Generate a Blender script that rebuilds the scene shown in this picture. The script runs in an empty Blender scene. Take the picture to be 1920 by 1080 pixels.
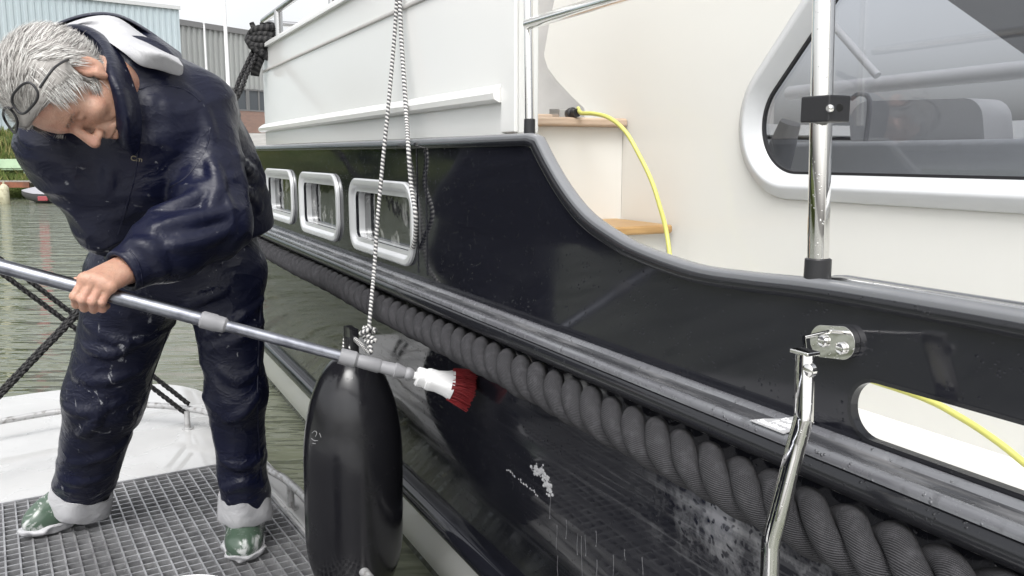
import bpy, bmesh, math, random
import numpy as np
from mathutils import Vector, Matrix
from mathutils.geometry import delaunay_2d_cdt
random.seed(4)
scn = bpy.context.scene
ZO = 1.42                       # camera height above the water (water is z = 0)

# ------------------------------------------------------------------ camera
FPX, HY, VPX = 1600.0, 292.0, 145.0
TH = math.atan((540-HY)/FPX); CT, ST = math.cos(TH), math.sin(TH)
cam_d = bpy.data.cameras.new('camera'); cam = bpy.data.objects.new('camera', cam_d)
scn.collection.objects.link(cam); scn.camera = cam
cam_d.lens = 30.0; cam_d.sensor_width = 36.0; cam_d.clip_start = 0.02; cam_d.clip_end = 1500
cam.location = (0, 0, ZO); cam.rotation_euler = (math.pi/2-TH, 0, 0)

# ------------------------------------------------------------------ world, sun, exposure
SUN_EL, SUN_AZ = math.radians(55), math.radians(188)      # azimuth clockwise from +Y
w = bpy.data.worlds.new('World'); scn.world = w; w.use_nodes = True
nt = w.node_tree; nt.nodes.clear()
def wn(t, **k):
    n = nt.nodes.new(t)
    for a, b in k.items(): setattr(n, a, b)
    return n
sky = wn('ShaderNodeTexSky', sky_type='NISHITA', sun_disc=False, sun_elevation=SUN_EL, sun_rotation=SUN_AZ,
         dust_density=4.0, air_density=1.0)
hsv = wn('ShaderNodeHueSaturation'); hsv.inputs['Saturation'].default_value = 0.12
tc = wn('ShaderNodeTexCoord'); sep = wn('ShaderNodeSeparateXYZ')
mr = wn('ShaderNodeMapRange'); mr.inputs[1].default_value = 0.0; mr.inputs[2].default_value = 1.0
mr.inputs[3].default_value = 2.15; mr.inputs[4].default_value = 2.6
ns = wn('ShaderNodeTexNoise'); ns.inputs['Scale'].default_value = 2.2; ns.inputs['Detail'].default_value = 4
nm = wn('ShaderNodeMapRange'); nm.inputs[1].default_value = .3; nm.inputs[2].default_value = .7
nm.inputs[3].default_value = .9; nm.inputs[4].default_value = 1.12
mu = wn('ShaderNodeMath', operation='MULTIPLY'); vm = wn('ShaderNodeVectorMath', operation='SCALE')
bg = wn('ShaderNodeBackground'); bg.inputs['Strength'].default_value = 0.115
wo = wn('ShaderNodeOutputWorld'); L = nt.links.new
L(sky.outputs[0], hsv.inputs['Color']); L(tc.outputs['Generated'], sep.inputs[0]); L(sep.outputs['Z'], mr.inputs[0])
L(tc.outputs['Generated'], ns.inputs['Vector']); L(ns.outputs['Fac'], nm.inputs[0])
L(mr.outputs[0], mu.inputs[0]); L(nm.outputs[0], mu.inputs[1])
L(hsv.outputs[0], vm.inputs[0]); L(mu.outputs[0], vm.inputs['Scale']); L(vm.outputs[0], bg.inputs['Color'])
L(bg.outputs[0], wo.inputs['Surface'])
sl = bpy.data.lights.new('sun', 'SUN'); sl.energy = 1.0; sl.angle = math.radians(25); sl.color = (1, .985, .96)
sun = bpy.data.objects.new('sun', sl); scn.collection.objects.link(sun)
sun.rotation_euler = (math.pi/2-SUN_EL, 0, -SUN_AZ+math.pi)
scn.view_settings.view_transform = 'Standard'; scn.view_settings.look = 'None'
scn.view_settings.exposure = 0.08; scn.view_settings.gamma = 1.0

# ------------------------------------------------------------------ coordinates
AZ = math.atan2(960-VPX, math.hypot(FPX, 540-HY))
UX = np.array([-math.sin(AZ), math.cos(AZ), 0.0])        # along the yacht, towards its bow
NX = np.array([math.cos(AZ), math.sin(AZ), 0.0])         # across the yacht, inboard
ZX = np.array([0, 0, 1.0]); CZ = np.array([0, 0, ZO])
def ray(px, py):
    x = (px-960)/FPX; up = (540-py)/FPX
    return np.array([x, CT+up*ST, -ST+up*CT])
def Y(s, d, z): return s*UX + d*NX + np.array([0, 0, z]) + CZ      # yacht coordinates (z from eye level)
def onD(px, py, D):                                                # (s, z) in the yacht plane at lateral D
    r = ray(px, py); P = r*D/(r @ NX); return (P @ UX, P[2])
def at(px, py, dep):                                               # point at forward distance dep
    r = ray(px, py); return r*dep/r[1] + CZ
def onZ(px, py, z): r = ray(px, py); return r*z/r[2] + CZ

# ------------------------------------------------------------------ mesh helpers
class MB:
    def __init__(s): s.v = []; s.f = []; s.m = []; s.uv = []
    def add(s, verts, faces, mi=0, uvs=None):
        o = len(s.v); s.v += [tuple(map(float, p)) for p in verts]
        for i, f in enumerate(faces):
            s.f.append(tuple(o+k for k in f)); s.m.append(mi)
            s.uv.append(uvs[i] if uvs else None)
    def box(s, c, ex, ey, ez, hx, hy, hz, mi=0):
        c, ex, ey, ez = [np.array(a, float) for a in (c, ex, ey, ez)]
        vs = [c+ex*hx*a+ey*hy*b+ez*hz*g for g in (-1, 1) for b in (-1, 1) for a in (-1, 1)]
        s.add(vs, [(0, 2, 3, 1), (4, 5, 7, 6), (0, 1, 5, 4), (2, 6, 7, 3), (0, 4, 6, 2), (1, 3, 7, 5)], mi)
    def tube(s, path, r, n=12, mi=0, closed=False, caps=True, sq=None):
        P = np.array(path, float); N = len(P); R = np.broadcast_to(np.array(r, float), (N,))
        T = np.gradient(P, axis=0)
        if closed: T = np.roll(P, -1, 0)-np.roll(P, 1, 0)
        T /= np.linalg.norm(T, axis=1)[:, None]+1e-12
        a = np.array([0, 0, 1.0]); a = a if abs(T[0] @ a) < .9 else np.array([1.0, 0, 0])
        e = a-T[0]*(a @ T[0]); e /= np.linalg.norm(e); E1 = []
        for i in range(N):
            e = e-T[i]*(e @ T[i]); e /= np.linalg.norm(e); E1.append(e.copy())
        vs = []; an = np.linspace(0, 2*math.pi, n, endpoint=False)
        for i in range(N):
            b = np.cross(T[i], E1[i])
            for t in an: vs.append(P[i]+R[i]*(math.cos(t)*E1[i]+math.sin(t)*b))
        ln = np.concatenate([[0], np.cumsum(np.linalg.norm(np.diff(P, axis=0), axis=1))])
        fs = []; uv = []
        for i in range(N if closed else N-1):
            j = (i+1) % N; lj = ln[j] if j else ln[-1]+np.linalg.norm(P[0]-P[-1])
            for k in range(n):
                q = (k+1) % n; fs.append((i*n+k, i*n+q, j*n+q, j*n+k))
                uv.append(((ln[i], k/n), (ln[i], (k+1)/n), (lj, (k+1)/n), (lj, k/n)))
        s.add(vs, fs, mi, uv)
        if caps and not closed:
            o = len(s.v)-N*n
            s.f += [tuple(o+k for k in range(n))[::-1], tuple(o+(N-1)*n+k for k in range(n))]
            s.m += [mi, mi]; s.uv += [None, None]
    def lathe(s, c, ax, prof, n=24, mi=0):                    # prof: (distance along ax, radius)
        ax = np.array(ax, float); ax /= np.linalg.norm(ax); s.tube([np.array(c)+ax*a for a, _ in prof], 1, 3) if 0 else None
        a = np.array([0, 0, 1.0]) if abs(ax[2]) < .9 else np.array([1.0, 0, 0])
        e1 = a-ax*(a @ ax); e1 /= np.linalg.norm(e1); e2 = np.cross(ax, e1); vs = []
        for h, r in prof:
            for k in range(n):
                t = 2*math.pi*k/n; vs.append(np.array(c)+ax*h+max(r, 1e-5)*(math.cos(t)*e1+math.sin(t)*e2))
        m = len(prof)
        s.add(vs, [(i*n+k, i*n+(k+1) % n, (i+1)*n+(k+1) % n, (i+1)*n+k) for i in range(m-1) for k in range(n)], mi)
    def sweep(s, path, prof, up=None, side=None, closed=False, mi=0, pclosed=True):
        """path 3D; prof list of (a,b): a along 'side', b along cross(side, tangent)"""
        P = np.array(path, float); N = len(P); side = np.array(side, float)
        if closed: T = np.roll(P, -1, 0)-np.roll(P, 1, 0)
        else: T = np.gradient(P, axis=0)
        T /= np.linalg.norm(T, axis=1)[:, None]
        vs = []; n = len(prof)
        for i in range(N):
            b = np.cross(side, T[i]); b /= np.linalg.norm(b)
            for (x, y) in prof: vs.append(P[i]+side*x+b*y)
        fs = []
        for i in range(N if closed else N-1):
            j = (i+1) % N
            for k in range(n if pclosed else n-1):
                q = (k+1) % n; fs.append((i*n+k, i*n+q, j*n+q, j*n+k))
        s.add(vs, fs, mi)
        if pclosed and not closed:
            o = len(s.v)-N*n
            s.f += [tuple(o+k for k in range(n)), tuple(o+(N-1)*n+k for k in range(n))[::-1]]; s.m += [mi]*2; s.uv += [None]*2
    def plate(s, outer, holes, fr, th, mi=0):                 # fr(a,b,depth)->3D
        loops = [outer]+list(holes); flat = [p for l in loops for p in l]
        ed = []; o = 0
        for l in loops: ed += [(o+i, o+(i+1) % len(l)) for i in range(len(l))]; o += len(l)
        r = delaunay_2d_cdt([Vector((float(p[0]), float(p[1]))) for p in flat], ed, [], 1, 1e-7)
        flat = [(p.x, p.y) for p in r[0]]; n = len(flat)
        def inside(c, l):
            k = False
            for (x0, y0), (x1, y1) in zip(l, list(l[1:])+[l[0]]):
                if (y0 > c[1]) != (y1 > c[1]) and c[0] < (x1-x0)*(c[1]-y0)/(y1-y0)+x0: k = not k
            return k
        tr = []
        for t in r[2]:
            c = np.mean([flat[i] for i in t], axis=0)
            if inside(c, list(outer)) and not any(inside(c, list(h)) for h in holes): tr.append(t)
        s.add([fr(a, b, 0) for a, b in flat]+[fr(a, b, th) for a, b in flat],
              [tuple(t) for t in tr]+[tuple(n+i for i in t[::-1]) for t in tr], mi)
        o = 0; vs = []; fs = []
        for l in loops:
            m = len(l); b = len(vs)
            vs += [fr(x, y, 0) for x, y in l]+[fr(x, y, th) for x, y in l]
            fs += [(b+i, b+(i+1) % m, b+m+(i+1) % m, b+m+i) for i in range(m)]
        s.add(vs, fs, mi)
    def build(s, name, mats, parent=None, smooth=40, bevel=0, origin=None, fixn=True, sub=0):
        mats = mats if isinstance(mats, (list, tuple)) else [mats]
        me = bpy.data.meshes.new(name)
        V = np.array(s.v)
        if parent is not None: org = np.array(wloc(parent))
        elif origin is not None: org = np.array(origin)
        else: org = np.array([(V[:, 0].min()+V[:, 0].max())/2, (V[:, 1].min()+V[:, 1].max())/2, V[:, 2].min()])
        me.from_pydata([tuple(p) for p in V-org], [], s.f)
        for m in mats: me.materials.append(m)
        me.polygons.foreach_set('material_index', s.m)
        if any(u is not None for u in s.uv):
            ul = me.uv_layers.new(name='UVMap'); dat = []
            for f, u in zip(s.f, s.uv):
                for i in range(len(f)): dat += list(u[i]) if u else [0, 0]
            ul.data.foreach_set('uv', dat)
        if fixn:
            bm = bmesh.new(); bm.from_mesh(me); bmesh.ops.remove_doubles(bm, verts=bm.verts, dist=1e-6)
            bmesh.ops.recalc_face_normals(bm, faces=bm.faces); bm.to_mesh(me); bm.free()
        if smooth:
            me.polygons.foreach_set('use_smooth', [True]*len(me.polygons)); me.set_sharp_from_angle(angle=math.radians(smooth))
        o = bpy.data.objects.new(name, me); scn.collection.objects.link(o)
        if parent is not None: o.parent = parent
        else: o.location = org
        if bevel:
            b = o.modifiers.new('bevel', 'BEVEL'); b.width = bevel; b.segments = 3; b.limit_method = 'ANGLE'; b.angle_limit = math.radians(40)
            b.harden_normals = True
        if sub:
            b = o.modifiers.new('sub', 'SUBSURF'); b.levels = sub; b.render_levels = sub
        return o
WL = {}
def wloc(o):
    l = np.array(o.location)
    return l if o.parent is None else l+wloc(o.parent)
def tag(o, label=None, cat=None, group=None, kind=None):
    if label: o['label'] = label
    if cat: o['category'] = cat
    if group: o['group'] = group
    if kind: o['kind'] = kind
    return o
def thing(name, loc, label, cat, group=None):
    o = bpy.data.objects.new(name, None); scn.collection.objects.link(o); o.location = loc; o.empty_display_size = .1
    return tag(o, label, cat, group)
def fillet(pts, r, n=8):
    out = []; m = len(pts); r = r if isinstance(r, (list, tuple)) else [r]*m
    for i in range(m):
        p = np.array(pts[i], float); a = np.array(pts[i-1])-p; b = np.array(pts[(i+1) % m])-p
        la, lb = np.linalg.norm(a), np.linalg.norm(b); a /= la; b /= lb
        ang = math.acos(max(-1, min(1, a @ b)))
        if r[i] <= 0 or ang > 3.1: out.append(tuple(p)); continue
        t = min(r[i]/math.tan(ang/2), la*.49, lb*.49); rr = t*math.tan(ang/2)
        c = p+(a+b)/np.linalg.norm(a+b)*rr/math.sin(ang/2)
        s0, s1 = p+a*t-c, p+b*t-c; A0 = math.atan2(s0[1], s0[0]); A1 = math.atan2(s1[1], s1[0])
        d = (A1-A0+math.pi) % (2*math.pi)-math.pi
        for k in range(n+1): out.append((c[0]+rr*math.cos(A0+d*k/n), c[1]+rr*math.sin(A0+d*k/n)))
    return out
def catmull(pts, n=8, closed=False):
    P = [np.array(p, float) for p in pts]; out = []; m = len(P)
    for i in range(m if closed else m-1):
        if closed: a, b, c, d = P[i-1], P[i], P[(i+1) % m], P[(i+2) % m]
        else: a, b, c, d = P[max(i-1, 0)], P[i], P[i+1], P[min(i+2, m-1)]
        for k in range(n):
            t = k/n; out.append(.5*((2*b)+(c-a)*t+(2*a-5*b+4*c-d)*t*t+(-a+3*b-3*c+d)*t**3))
    if not closed: out.append(P[-1])
    return out

# ------------------------------------------------------------------ materials
class Mat:
    def __init__(s, name, col=(.5, .5, .5), rough=.5, metal=0, spec=.5, coat=0, coat_r=.05, sss=0, ior=1.5):
        s.m = bpy.data.materials.new(name); s.m.use_nodes = True; s.nt = s.m.node_tree; s.n = s.nt.nodes
        s.b = s.n['Principled BSDF']; s.b.inputs['Base Color'].default_value = (*col, 1); s.b.inputs['Roughness'].default_value = rough
        s.b.inputs['Metallic'].default_value = metal; s.b.inputs['Specular IOR Level'].default_value = spec; s.b.inputs['IOR'].default_value = ior
        s.b.inputs['Coat Weight'].default_value = coat; s.b.inputs['Coat Roughness'].default_value = coat_r
        if sss:
            s.b.inputs['Subsurface Weight'].default_value = sss; s.b.inputs['Subsurface Radius'].default_value = (.012, .004, .002)
            s.b.inputs['Subsurface Scale'].default_value = 1
        s.col = (*col, 1); s._n = None; s.bump_last = None
    def new(s, t, **k):
        n = s.n.new(t)
        for a, b in k.items(): setattr(n, a, b)
        return n
    def link(s, a, b): s.nt.links.new(a, b)
    def co(s, scale=(1, 1, 1), uv=False, rot=(0, 0, 0)):
        t = s.new('ShaderNodeTexCoord'); m = s.new('ShaderNodeMapping'); m.inputs['Scale'].default_value = scale; m.inputs['Rotation'].default_value = rot
        s.link(t.outputs['UV' if uv else 'Object'], m.inputs['Vector']); return m.outputs[0]
    def along(s, scale):                                       # x along the yacht, y across, z up; scale applied after turning
        t = s.new('ShaderNodeTexCoord'); m = s.new('ShaderNodeMapping', vector_type='TEXTURE'); m.inputs['Scale'].default_value = tuple(1/k for k in scale)
        m.inputs['Rotation'].default_value = (0, 0, math.pi/2+AZ); s.link(t.outputs['Object'], m.inputs['Vector']); return m.outputs[0]
    def noise(s, scale, detail=4, rough=.55, vec=None, dist=0):
        n = s.new('ShaderNodeTexNoise'); n.inputs['Scale'].default_value = scale; n.inputs['Detail'].default_value = detail
        n.inputs['Roughness'].default_value = rough; n.inputs['Distortion'].default_value = dist
        s.link(vec if vec is not None else s.co(), n.inputs['Vector']); return n.outputs['Fac']
    def vor(s, scale, vec=None, feat='F1', rnd=1):
        n = s.new('ShaderNodeTexVoronoi', feature=feat); n.inputs['Scale'].default_value = scale; n.inputs['Randomness'].default_value = rnd
        s.link(vec if vec is not None else s.co(), n.inputs['Vector']); return n.outputs['Distance']
    def wave(s, scale, vec=None, dist=0, dscale=1, axis='X', prof='SIN'):
        n = s.new('ShaderNodeTexWave', bands_direction=axis, wave_profile=prof); n.inputs['Scale'].default_value = scale
        n.inputs['Distortion'].default_value = dist; n.inputs['Detail Scale'].default_value = dscale
        s.link(vec if vec is not None else s.co(), n.inputs['Vector']); return n.outputs['Fac']
    def rng(s, v, a, b, c=0, d=1, smooth=False):
        n = s.new('ShaderNodeMapRange'); n.interpolation_type = 'SMOOTHSTEP' if smooth else 'LINEAR'
        for i, x in enumerate((a, b, c, d)): n.inputs[i+1].default_value = x
        s.link(v, n.inputs[0]); return n.outputs[0]
    def math(s, op, a, b):
        n = s.new('ShaderNodeMath', operation=op)
        for i, x in enumerate((a, b)):
            if isinstance(x, (int, float)): n.inputs[i].default_value = x
            else: s.link(x, n.inputs[i])
        return n.outputs[0]
    def mixc(s, fac, col2, base=None):
        n = s.new('ShaderNodeMix', data_type='RGBA')
        if s._n is not None: s.link(s._n, n.inputs['A'])
        else: n.inputs['A'].default_value = s.col
        if isinstance(col2, tuple): n.inputs['B'].default_value = (*col2, 1)
        else: s.link(col2, n.inputs['B'])
        s.link(fac, n.inputs['Factor']); s._n = n.outputs['Result']; s.link(s._n, s.b.inputs['Base Color']); return s
    def setr(s, v): s.link(v, s.b.inputs['Roughness']); return s
    def bump(s, v, strength=.3, dist=.01):
        n = s.new('ShaderNodeBump'); n.inputs['Strength'].default_value = strength; n.inputs['Distance'].default_value = dist
        s.link(v, n.inputs['Height'])
        if s.bump_last is not None: s.link(s.bump_last, n.inputs['Normal'])
        s.bump_last = n.outputs[0]; s.link(s.bump_last, s.b.inputs['Normal']); return s
def pane_fresnel(m, ior):                                 # same reflectance seen from either side of the pane
    g = m.new('ShaderNodeNewGeometry'); f = m.new('ShaderNodeFresnel'); m.link(m.rng(g.outputs['Backfacing'], 0, 1, ior, 1/ior), f.inputs['IOR']); return f
def drops(m, scale=90, amt=.35):                          # rain drops standing on a wet surface
    v = m.vor(scale); h = m.rng(v, .12, .34, 1, 0, True)
    g = m.noise(scale*.35, 2); h2 = m.math('MULTIPLY', h, m.rng(g, .57, .64, 0, 1))
    m.bump(h2, amt, .004); return h2
# ------------------------------------------------------------------ material set
M = {}
m = Mat('hull_paint', (.011, .0115, .016), .07, coat=.0)
m.bump(m.noise(3.5, 2), .012, .05); drops(m, 150, .14); m.setr(m.rng(m.noise(9, 5), .35, .75, .05, .13)); M['hull'] = m.m
m = Mat('hull_side_paint', (.011, .0115, .016), .06)
mp = m.along((.35, 9, 9))
m.bump(m.noise(3.0, 2), .02, .05)
m.setr(m.rng(m.noise(6, 4, vec=mp), .45, .75, .05, .22)); drops(m, 120, .16)
def band(m, v, a, b, soft): return m.math('MULTIPLY', m.rng(v, a-soft, a+soft, 0, 1, True), m.rng(v, b-soft, b+soft, 1, 0, True))
tcx = m.new('ShaderNodeTexCoord'); dt = m.new('ShaderNodeVectorMath', operation='DOT_PRODUCT'); dt.inputs[1].default_value = tuple(UX); m.link(tcx.outputs['Object'], dt.inputs[0])
sx = m.new('ShaderNodeSeparateXYZ'); m.link(tcx.outputs['Object'], sx.inputs[0]); S_ = dt.outputs['Value']; Z_ = sx.outputs['Z']     # S_ = s - 2 - offset of the yacht's own origin
S0 = 2.0
wob = m.math('ADD', Z_, m.math('MULTIPLY', m.math('SUBTRACT', m.noise(5, 4), .5), .10))
smear = m.math('MULTIPLY', band(m, wob, ZO-.60, ZO-.485, .03), m.rng(S_, 1.16-S0, .86-S0, 0, 1, True))
wv2 = m.new('ShaderNodeVectorMath', operation='ADD'); nz = m.new('ShaderNodeTexNoise'); nz.inputs['Scale'].default_value = 30; nz.inputs['Detail'].default_value = 3; m.link(m.co(), nz.inputs['Vector'])
sc2 = m.new('ShaderNodeVectorMath', operation='SCALE'); sc2.inputs['Scale'].default_value = .035; m.link(nz.outputs['Color'], sc2.inputs[0]); m.link(m.co(), wv2.inputs[0]); m.link(sc2.outputs[0], wv2.inputs[1])
bub = m.math('MULTIPLY', m.rng(m.vor(75, vec=wv2.outputs[0]), .20, .40, .05, 1, True), m.rng(m.vor(34, vec=wv2.outputs[0]), .16, .34, .15, 1, True))
smear = m.math('MULTIPLY', smear, m.math('MULTIPLY', bub, m.rng(m.noise(9, 6, rough=.7), .40, .64, 0, .75)))
strk = m.math('MULTIPLY', band(m, wob, ZO-.66, ZO-.47, .05), m.math('MULTIPLY', m.rng(S_, 1.5-S0, .9-S0, 0, 1, True), m.rng(m.noise(7, 5, vec=mp), .52, .70, 0, .30)))
dripm = m.math('MULTIPLY', m.rng(m.noise(60, 3, vec=m.co((1, 1, .03))), .60, .66), m.math('MULTIPLY', m.rng(S_, 1.05-S0, .95-S0, 0, .35, True), m.rng(Z_, ZO-.60, ZO-.66, 0, 1)))
m.mixc(m.math('MINIMUM', m.math('ADD', m.math('ADD', smear, strk), dripm), .9), (.33, .33, .34)); M['hull_low'] = m.m
m = Mat('black_trim', (.013, .0135, .016), .16); m.bump(m.noise(260, 2), .05, .002); drops(m, 170, .35); M['trim'] = m.m
m = Mat('grey_cap', (.17, .175, .185), .20); m.mixc(m.rng(m.noise(6, 3), .4, .7, 0, .5), (.22, .225, .235)); drops(m, 260, .2); M['cap'] = m.m
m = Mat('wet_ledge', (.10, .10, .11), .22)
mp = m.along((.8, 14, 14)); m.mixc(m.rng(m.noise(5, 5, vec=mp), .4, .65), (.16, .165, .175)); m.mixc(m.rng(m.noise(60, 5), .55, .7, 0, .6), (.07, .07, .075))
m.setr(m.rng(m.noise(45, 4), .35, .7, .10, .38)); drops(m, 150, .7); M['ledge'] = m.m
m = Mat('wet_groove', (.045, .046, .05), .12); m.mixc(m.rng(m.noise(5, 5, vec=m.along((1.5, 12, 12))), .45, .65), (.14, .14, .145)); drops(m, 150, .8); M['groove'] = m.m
m = Mat('white_gelcoat', (.74, .74, .72), .16); m.bump(m.noise(2.2, 2), .012, .05); M['white'] = m.m
m = Mat('cream_gelcoat', (.73, .725, .69), .13); m.bump(m.noise(1.6, 2), .01, .05); drops(m, 230, .05); M['cream'] = m.m
m = Mat('grey_panel', (.50, .485, .465), .5); m.mixc(m.rng(m.noise(7, 6), .45, .75, 0, .6), (.36, .35, .335)); M['gpanel'] = m.m
m = Mat('alu_frame', (.66, .67, .68), .30, .35); m.bump(m.noise(200, 2), .02, .002); M['alu'] = m.m
m = Mat('white_frame', (.56, .57, .58), .28); m.bump(m.noise(120, 2), .03, .002); M['wframe'] = m.m
m = Mat('chrome', (.80, .79, .77), .035, 1.0); drops(m, 330, .10); M['chrome'] = m.m
m = Mat('steel_satin', (.55, .55, .55), .25, 1.0); drops(m, 260, .25); M['steel'] = m.m
m = Mat('black_plastic', (.018, .018, .02), .42); m.bump(m.noise(300, 2), .1, .001); M['plastic'] = m.m
m = Mat('teak', (.33, .19, .075), .42)
v = m.along((30, 3, 30)); m.mixc(m.rng(m.noise(3, 5, vec=v), .35, .65), (.47, .29, .12)); m.bump(m.noise(3, 5, vec=v), .2, .003); M['teak'] = m.m
m = Mat('pale_teak', (.42, .30, .21), .5)
m.mixc(m.rng(m.noise(3, 5, vec=m.along((30, 3, 30))), .35, .65), (.56, .44, .34)); M['teak2'] = m.m
# hawser: laid yarns along each strand
m = Mat('rope_black', (.014, .014, .016), .85, spec=.25)
uv = m.co((1, 1, 1), uv=True)
sp = m.new('ShaderNodeSeparateXYZ'); m.link(uv, sp.inputs[0])
cb = m.new('ShaderNodeCombineXYZ'); m.link(m.math('ADD', m.math('MULTIPLY', sp.outputs[0], 300.0), m.math('MULTIPLY', sp.outputs[1], 34.0)), cb.inputs[0])
wv = m.new('ShaderNodeTexWave', bands_direction='X'); wv.inputs['Scale'].default_value = .314; wv.inputs['Distortion'].default_value = .0
m.link(cb.outputs[0], wv.inputs['Vector'])
m.mixc(m.rng(wv.outputs['Fac'], .15, .8), (.058, .057, .061)); m.mixc(m.rng(m.noise(60, 5), .5, .75, 0, .5), (.085, .083, .09))
m.bump(wv.outputs['Fac'], .5, .003); m.bump(m.noise(500, 4), .6, .002); M['rope'] = m.m
def cord(name, c1, c2, f):
    m = Mat(name, c1, .7, spec=.3); u = m.co((1, 1, 1), uv=True)
    s1 = m.new('ShaderNodeSeparateXYZ'); m.link(u, s1.inputs[0])
    a = m.math('SINE', m.math('ADD', m.math('MULTIPLY', s1.outputs[0], f), m.math('MULTIPLY', s1.outputs[1], 6.2832)), 0)
    m.mixc(m.rng(a, -.15, .25), c2); m.bump(a, .5, .002); return m.m
M['line'] = cord('braided_line', (.10, .10, .105), (.62, .61, .59), 620.0)
M['mooring'] = cord('mooring_rope', (.008, .008, .009), (.035, .034, .034), 300.0)
m = Mat('fender_vinyl', (.010, .010, .012), .16)
m.setr(m.rng(m.noise(14, 5), .35, .7, .12, .30)); m.bump(m.noise(420, 2), .04, .001); drops(m, 90, .12); M['fender'] = m.m
m = Mat('yellow_hose', (.60, .59, .16), .42); M['hose'] = m.m
m = Mat('tinted_glass', (.25, .27, .29), .0); n = m.n
g1 = m.new('ShaderNodeBsdfTransparent'); g1.inputs[0].default_value = (.70, .71, .73, 1)
g2 = m.new('ShaderNodeBsdfGlossy'); g2.inputs['Roughness'].default_value = .02
fr = pane_fresnel(m, 1.75); mx = m.new('ShaderNodeMixShader')
m.link(fr.outputs[0], mx.inputs[0]); m.link(g1.outputs[0], mx.inputs[1]); m.link(g2.outputs[0], mx.inputs[2])
m.link(mx.outputs[0], n['Material Output'].inputs['Surface']); M['glass'] = m.m
m = Mat('porthole_glass', (.03, .032, .034), .03, ior=2.3); m.bump(m.noise(11, 3), .06, .02)
m.mixc(m.rng(m.noise(16, 5, dist=.6), .56, .66, 0, .55), (.55, .55, .53)); M['pglass'] = m.m  # pale mottling puts bright reflections into the glass colour
for k, c, r in (('int_grey', (.66, .67, .68), .8), ('int_dark', (.30, .30, .31), .7), ('int_mid', (.54, .545, .555), .7), ('sticker', (.42, .42, .43), .5), ('letter', (.85, .85, .86), .6),
                ('hole', (.004, .004, .004), .8)):
    M[k] = Mat(k, c, r).m

# ------------------------------------------------------------------ the motor yacht
yacht = thing('motor_yacht', tuple(Y(2.0, 1.2, -ZO)), 'dark navy motor yacht with cream cabin moored alongside and being washed', 'yacht')
def yp(D, pts): return [onD(px, py, D) for px, py in pts]
SFWD = 8.0
DH = .75                                                       # outer face of the bulwark
# --- bulwark plate with its sweeping break and the freeing slot
curve = [(-.6, -.140), (.30, -.146)]+yp(DH, [(1790, 578), (1540, 537), (1400, 521), (1300, 505), (1200, 470), (1150, 443), (1100, 407), (1062, 362), (1030, 310), (1006, 263)])
cv = catmull([np.array(c) for c in curve], 6); cv = [tuple(c) for c in cv]
top_s, top_z = cv[-1]
outer = [(-.6, -.335)]+cv+[(top_s+.012, .031), (SFWD, .045), (SFWD, -.335)]
sl0, sl1 = -.2, onD(1594, 770, DH)[0]
slot = fillet([(sl0, -.240), (sl1, -.240), (sl1, -.307), (sl0, -.307)], .033, 10)
def frD(D): return lambda a, b, t: Y(a, D+t, b)
PORTS = []
def port_loop(x0, x1, ya, yb):
    xm = (x0+x1)/2; sA = onD(x0, (ya+yb)/2, DH)[0]; sB = onD(x1, (ya+yb)/2, DH)[0]
    zt = onD(xm, ya, DH)[1]; zb = onD(xm, yb, DH)[1]
    lp = fillet([(sB, zb), (sA, zb), (sA, zt), (sB, zt)], [.074, .064, .064, .074], 10); A = np.array(lp)
    T = np.roll(A, -1, 0)-np.roll(A, 1, 0); T /= np.linalg.norm(T, axis=1)[:, None]; N = np.stack([T[:, 1], -T[:, 0]], 1)
    if sum(A[i-1][0]*A[i][1]-A[i][0]*A[i-1][1] for i in range(len(A))) < 0: N = -N
    PORTS.append((lp, [tuple(p) for p in A-N*.040]))
port_loop(661, 781, 338, 484); port_loop(566, 638, 324, 444); port_loop(501, 552, 317, 414)
mb = MB(); mb.plate(outer, [slot]+[p[1] for p in PORTS], frD(DH), .009); hull = mb.build('bulwark', M['hull'], yacht, smooth=0)
mb = MB()                                                      # rolled edge inside the slot
mb.sweep([Y(a, DH+.006, b) for a, b in slot], [(-.0075, -.0015), (-.0075, .003), (.004, .003), (.004, -.0015)], side=NX, closed=True)
mb.build('slot_rim', M['trim'], yacht, smooth=50)
mb = MB()                                                      # two vertical plate seams forward of the break
for px in (783, 800):
    s_, _ = onD(px, 400, DH); path = [Y(s_, DH-.0006, z) for z in np.linspace(.018, -.292, 60)]
    mb.tube(path, .0016+.0008*np.sin(np.arange(60)*2.3), 6)
mb.build('weld_seam', M['hull'], yacht)
# --- cap along the top edge
def halfround(wd, h, n=8, lip=.004):
    return [(-wd/2, -lip), (-wd/2, h*.35)]+[(-wd/2*math.cos(t), h*.35+h*.65*math.sin(t)) for t in np.linspace(.25, math.pi-.25, n)]+[(wd/2, h*.35), (wd/2, -lip)]
path = [np.array(c) for c in cv]+[np.array((top_s+.012, .031)), np.array((top_s+.03, .034)), np.array((2.2, .034)), np.array((SFWD, .048))]
pp = [Y(a, DH+.007, b) for a, b in path]
mb = MB(); mb.sweep(pp, halfround(.021, .008), side=NX); mb.build('bulwark_cap', M['cap'], yacht, smooth=50)
mb = MB(); mb.sweep([p+NX*-.0115 for p in pp], [(-.003, -.016), (-.006, -.009), (-.003, -.002), (.003, -.002), (.003, -.016)], side=NX)
mb.build('cap_moulding', M['trim'], yacht, smooth=50)
s0 = onD(1562, 545, .79)[0]
mb = MB(); mb.sweep([Y(-.6, .788, -.142), Y(s0-.02, .788, -.143), Y(s0-.004, .788, -.145)], halfround(.022, .006), side=NX); mb.build('cap_strip', M['steel'], yacht, smooth=50)
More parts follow.
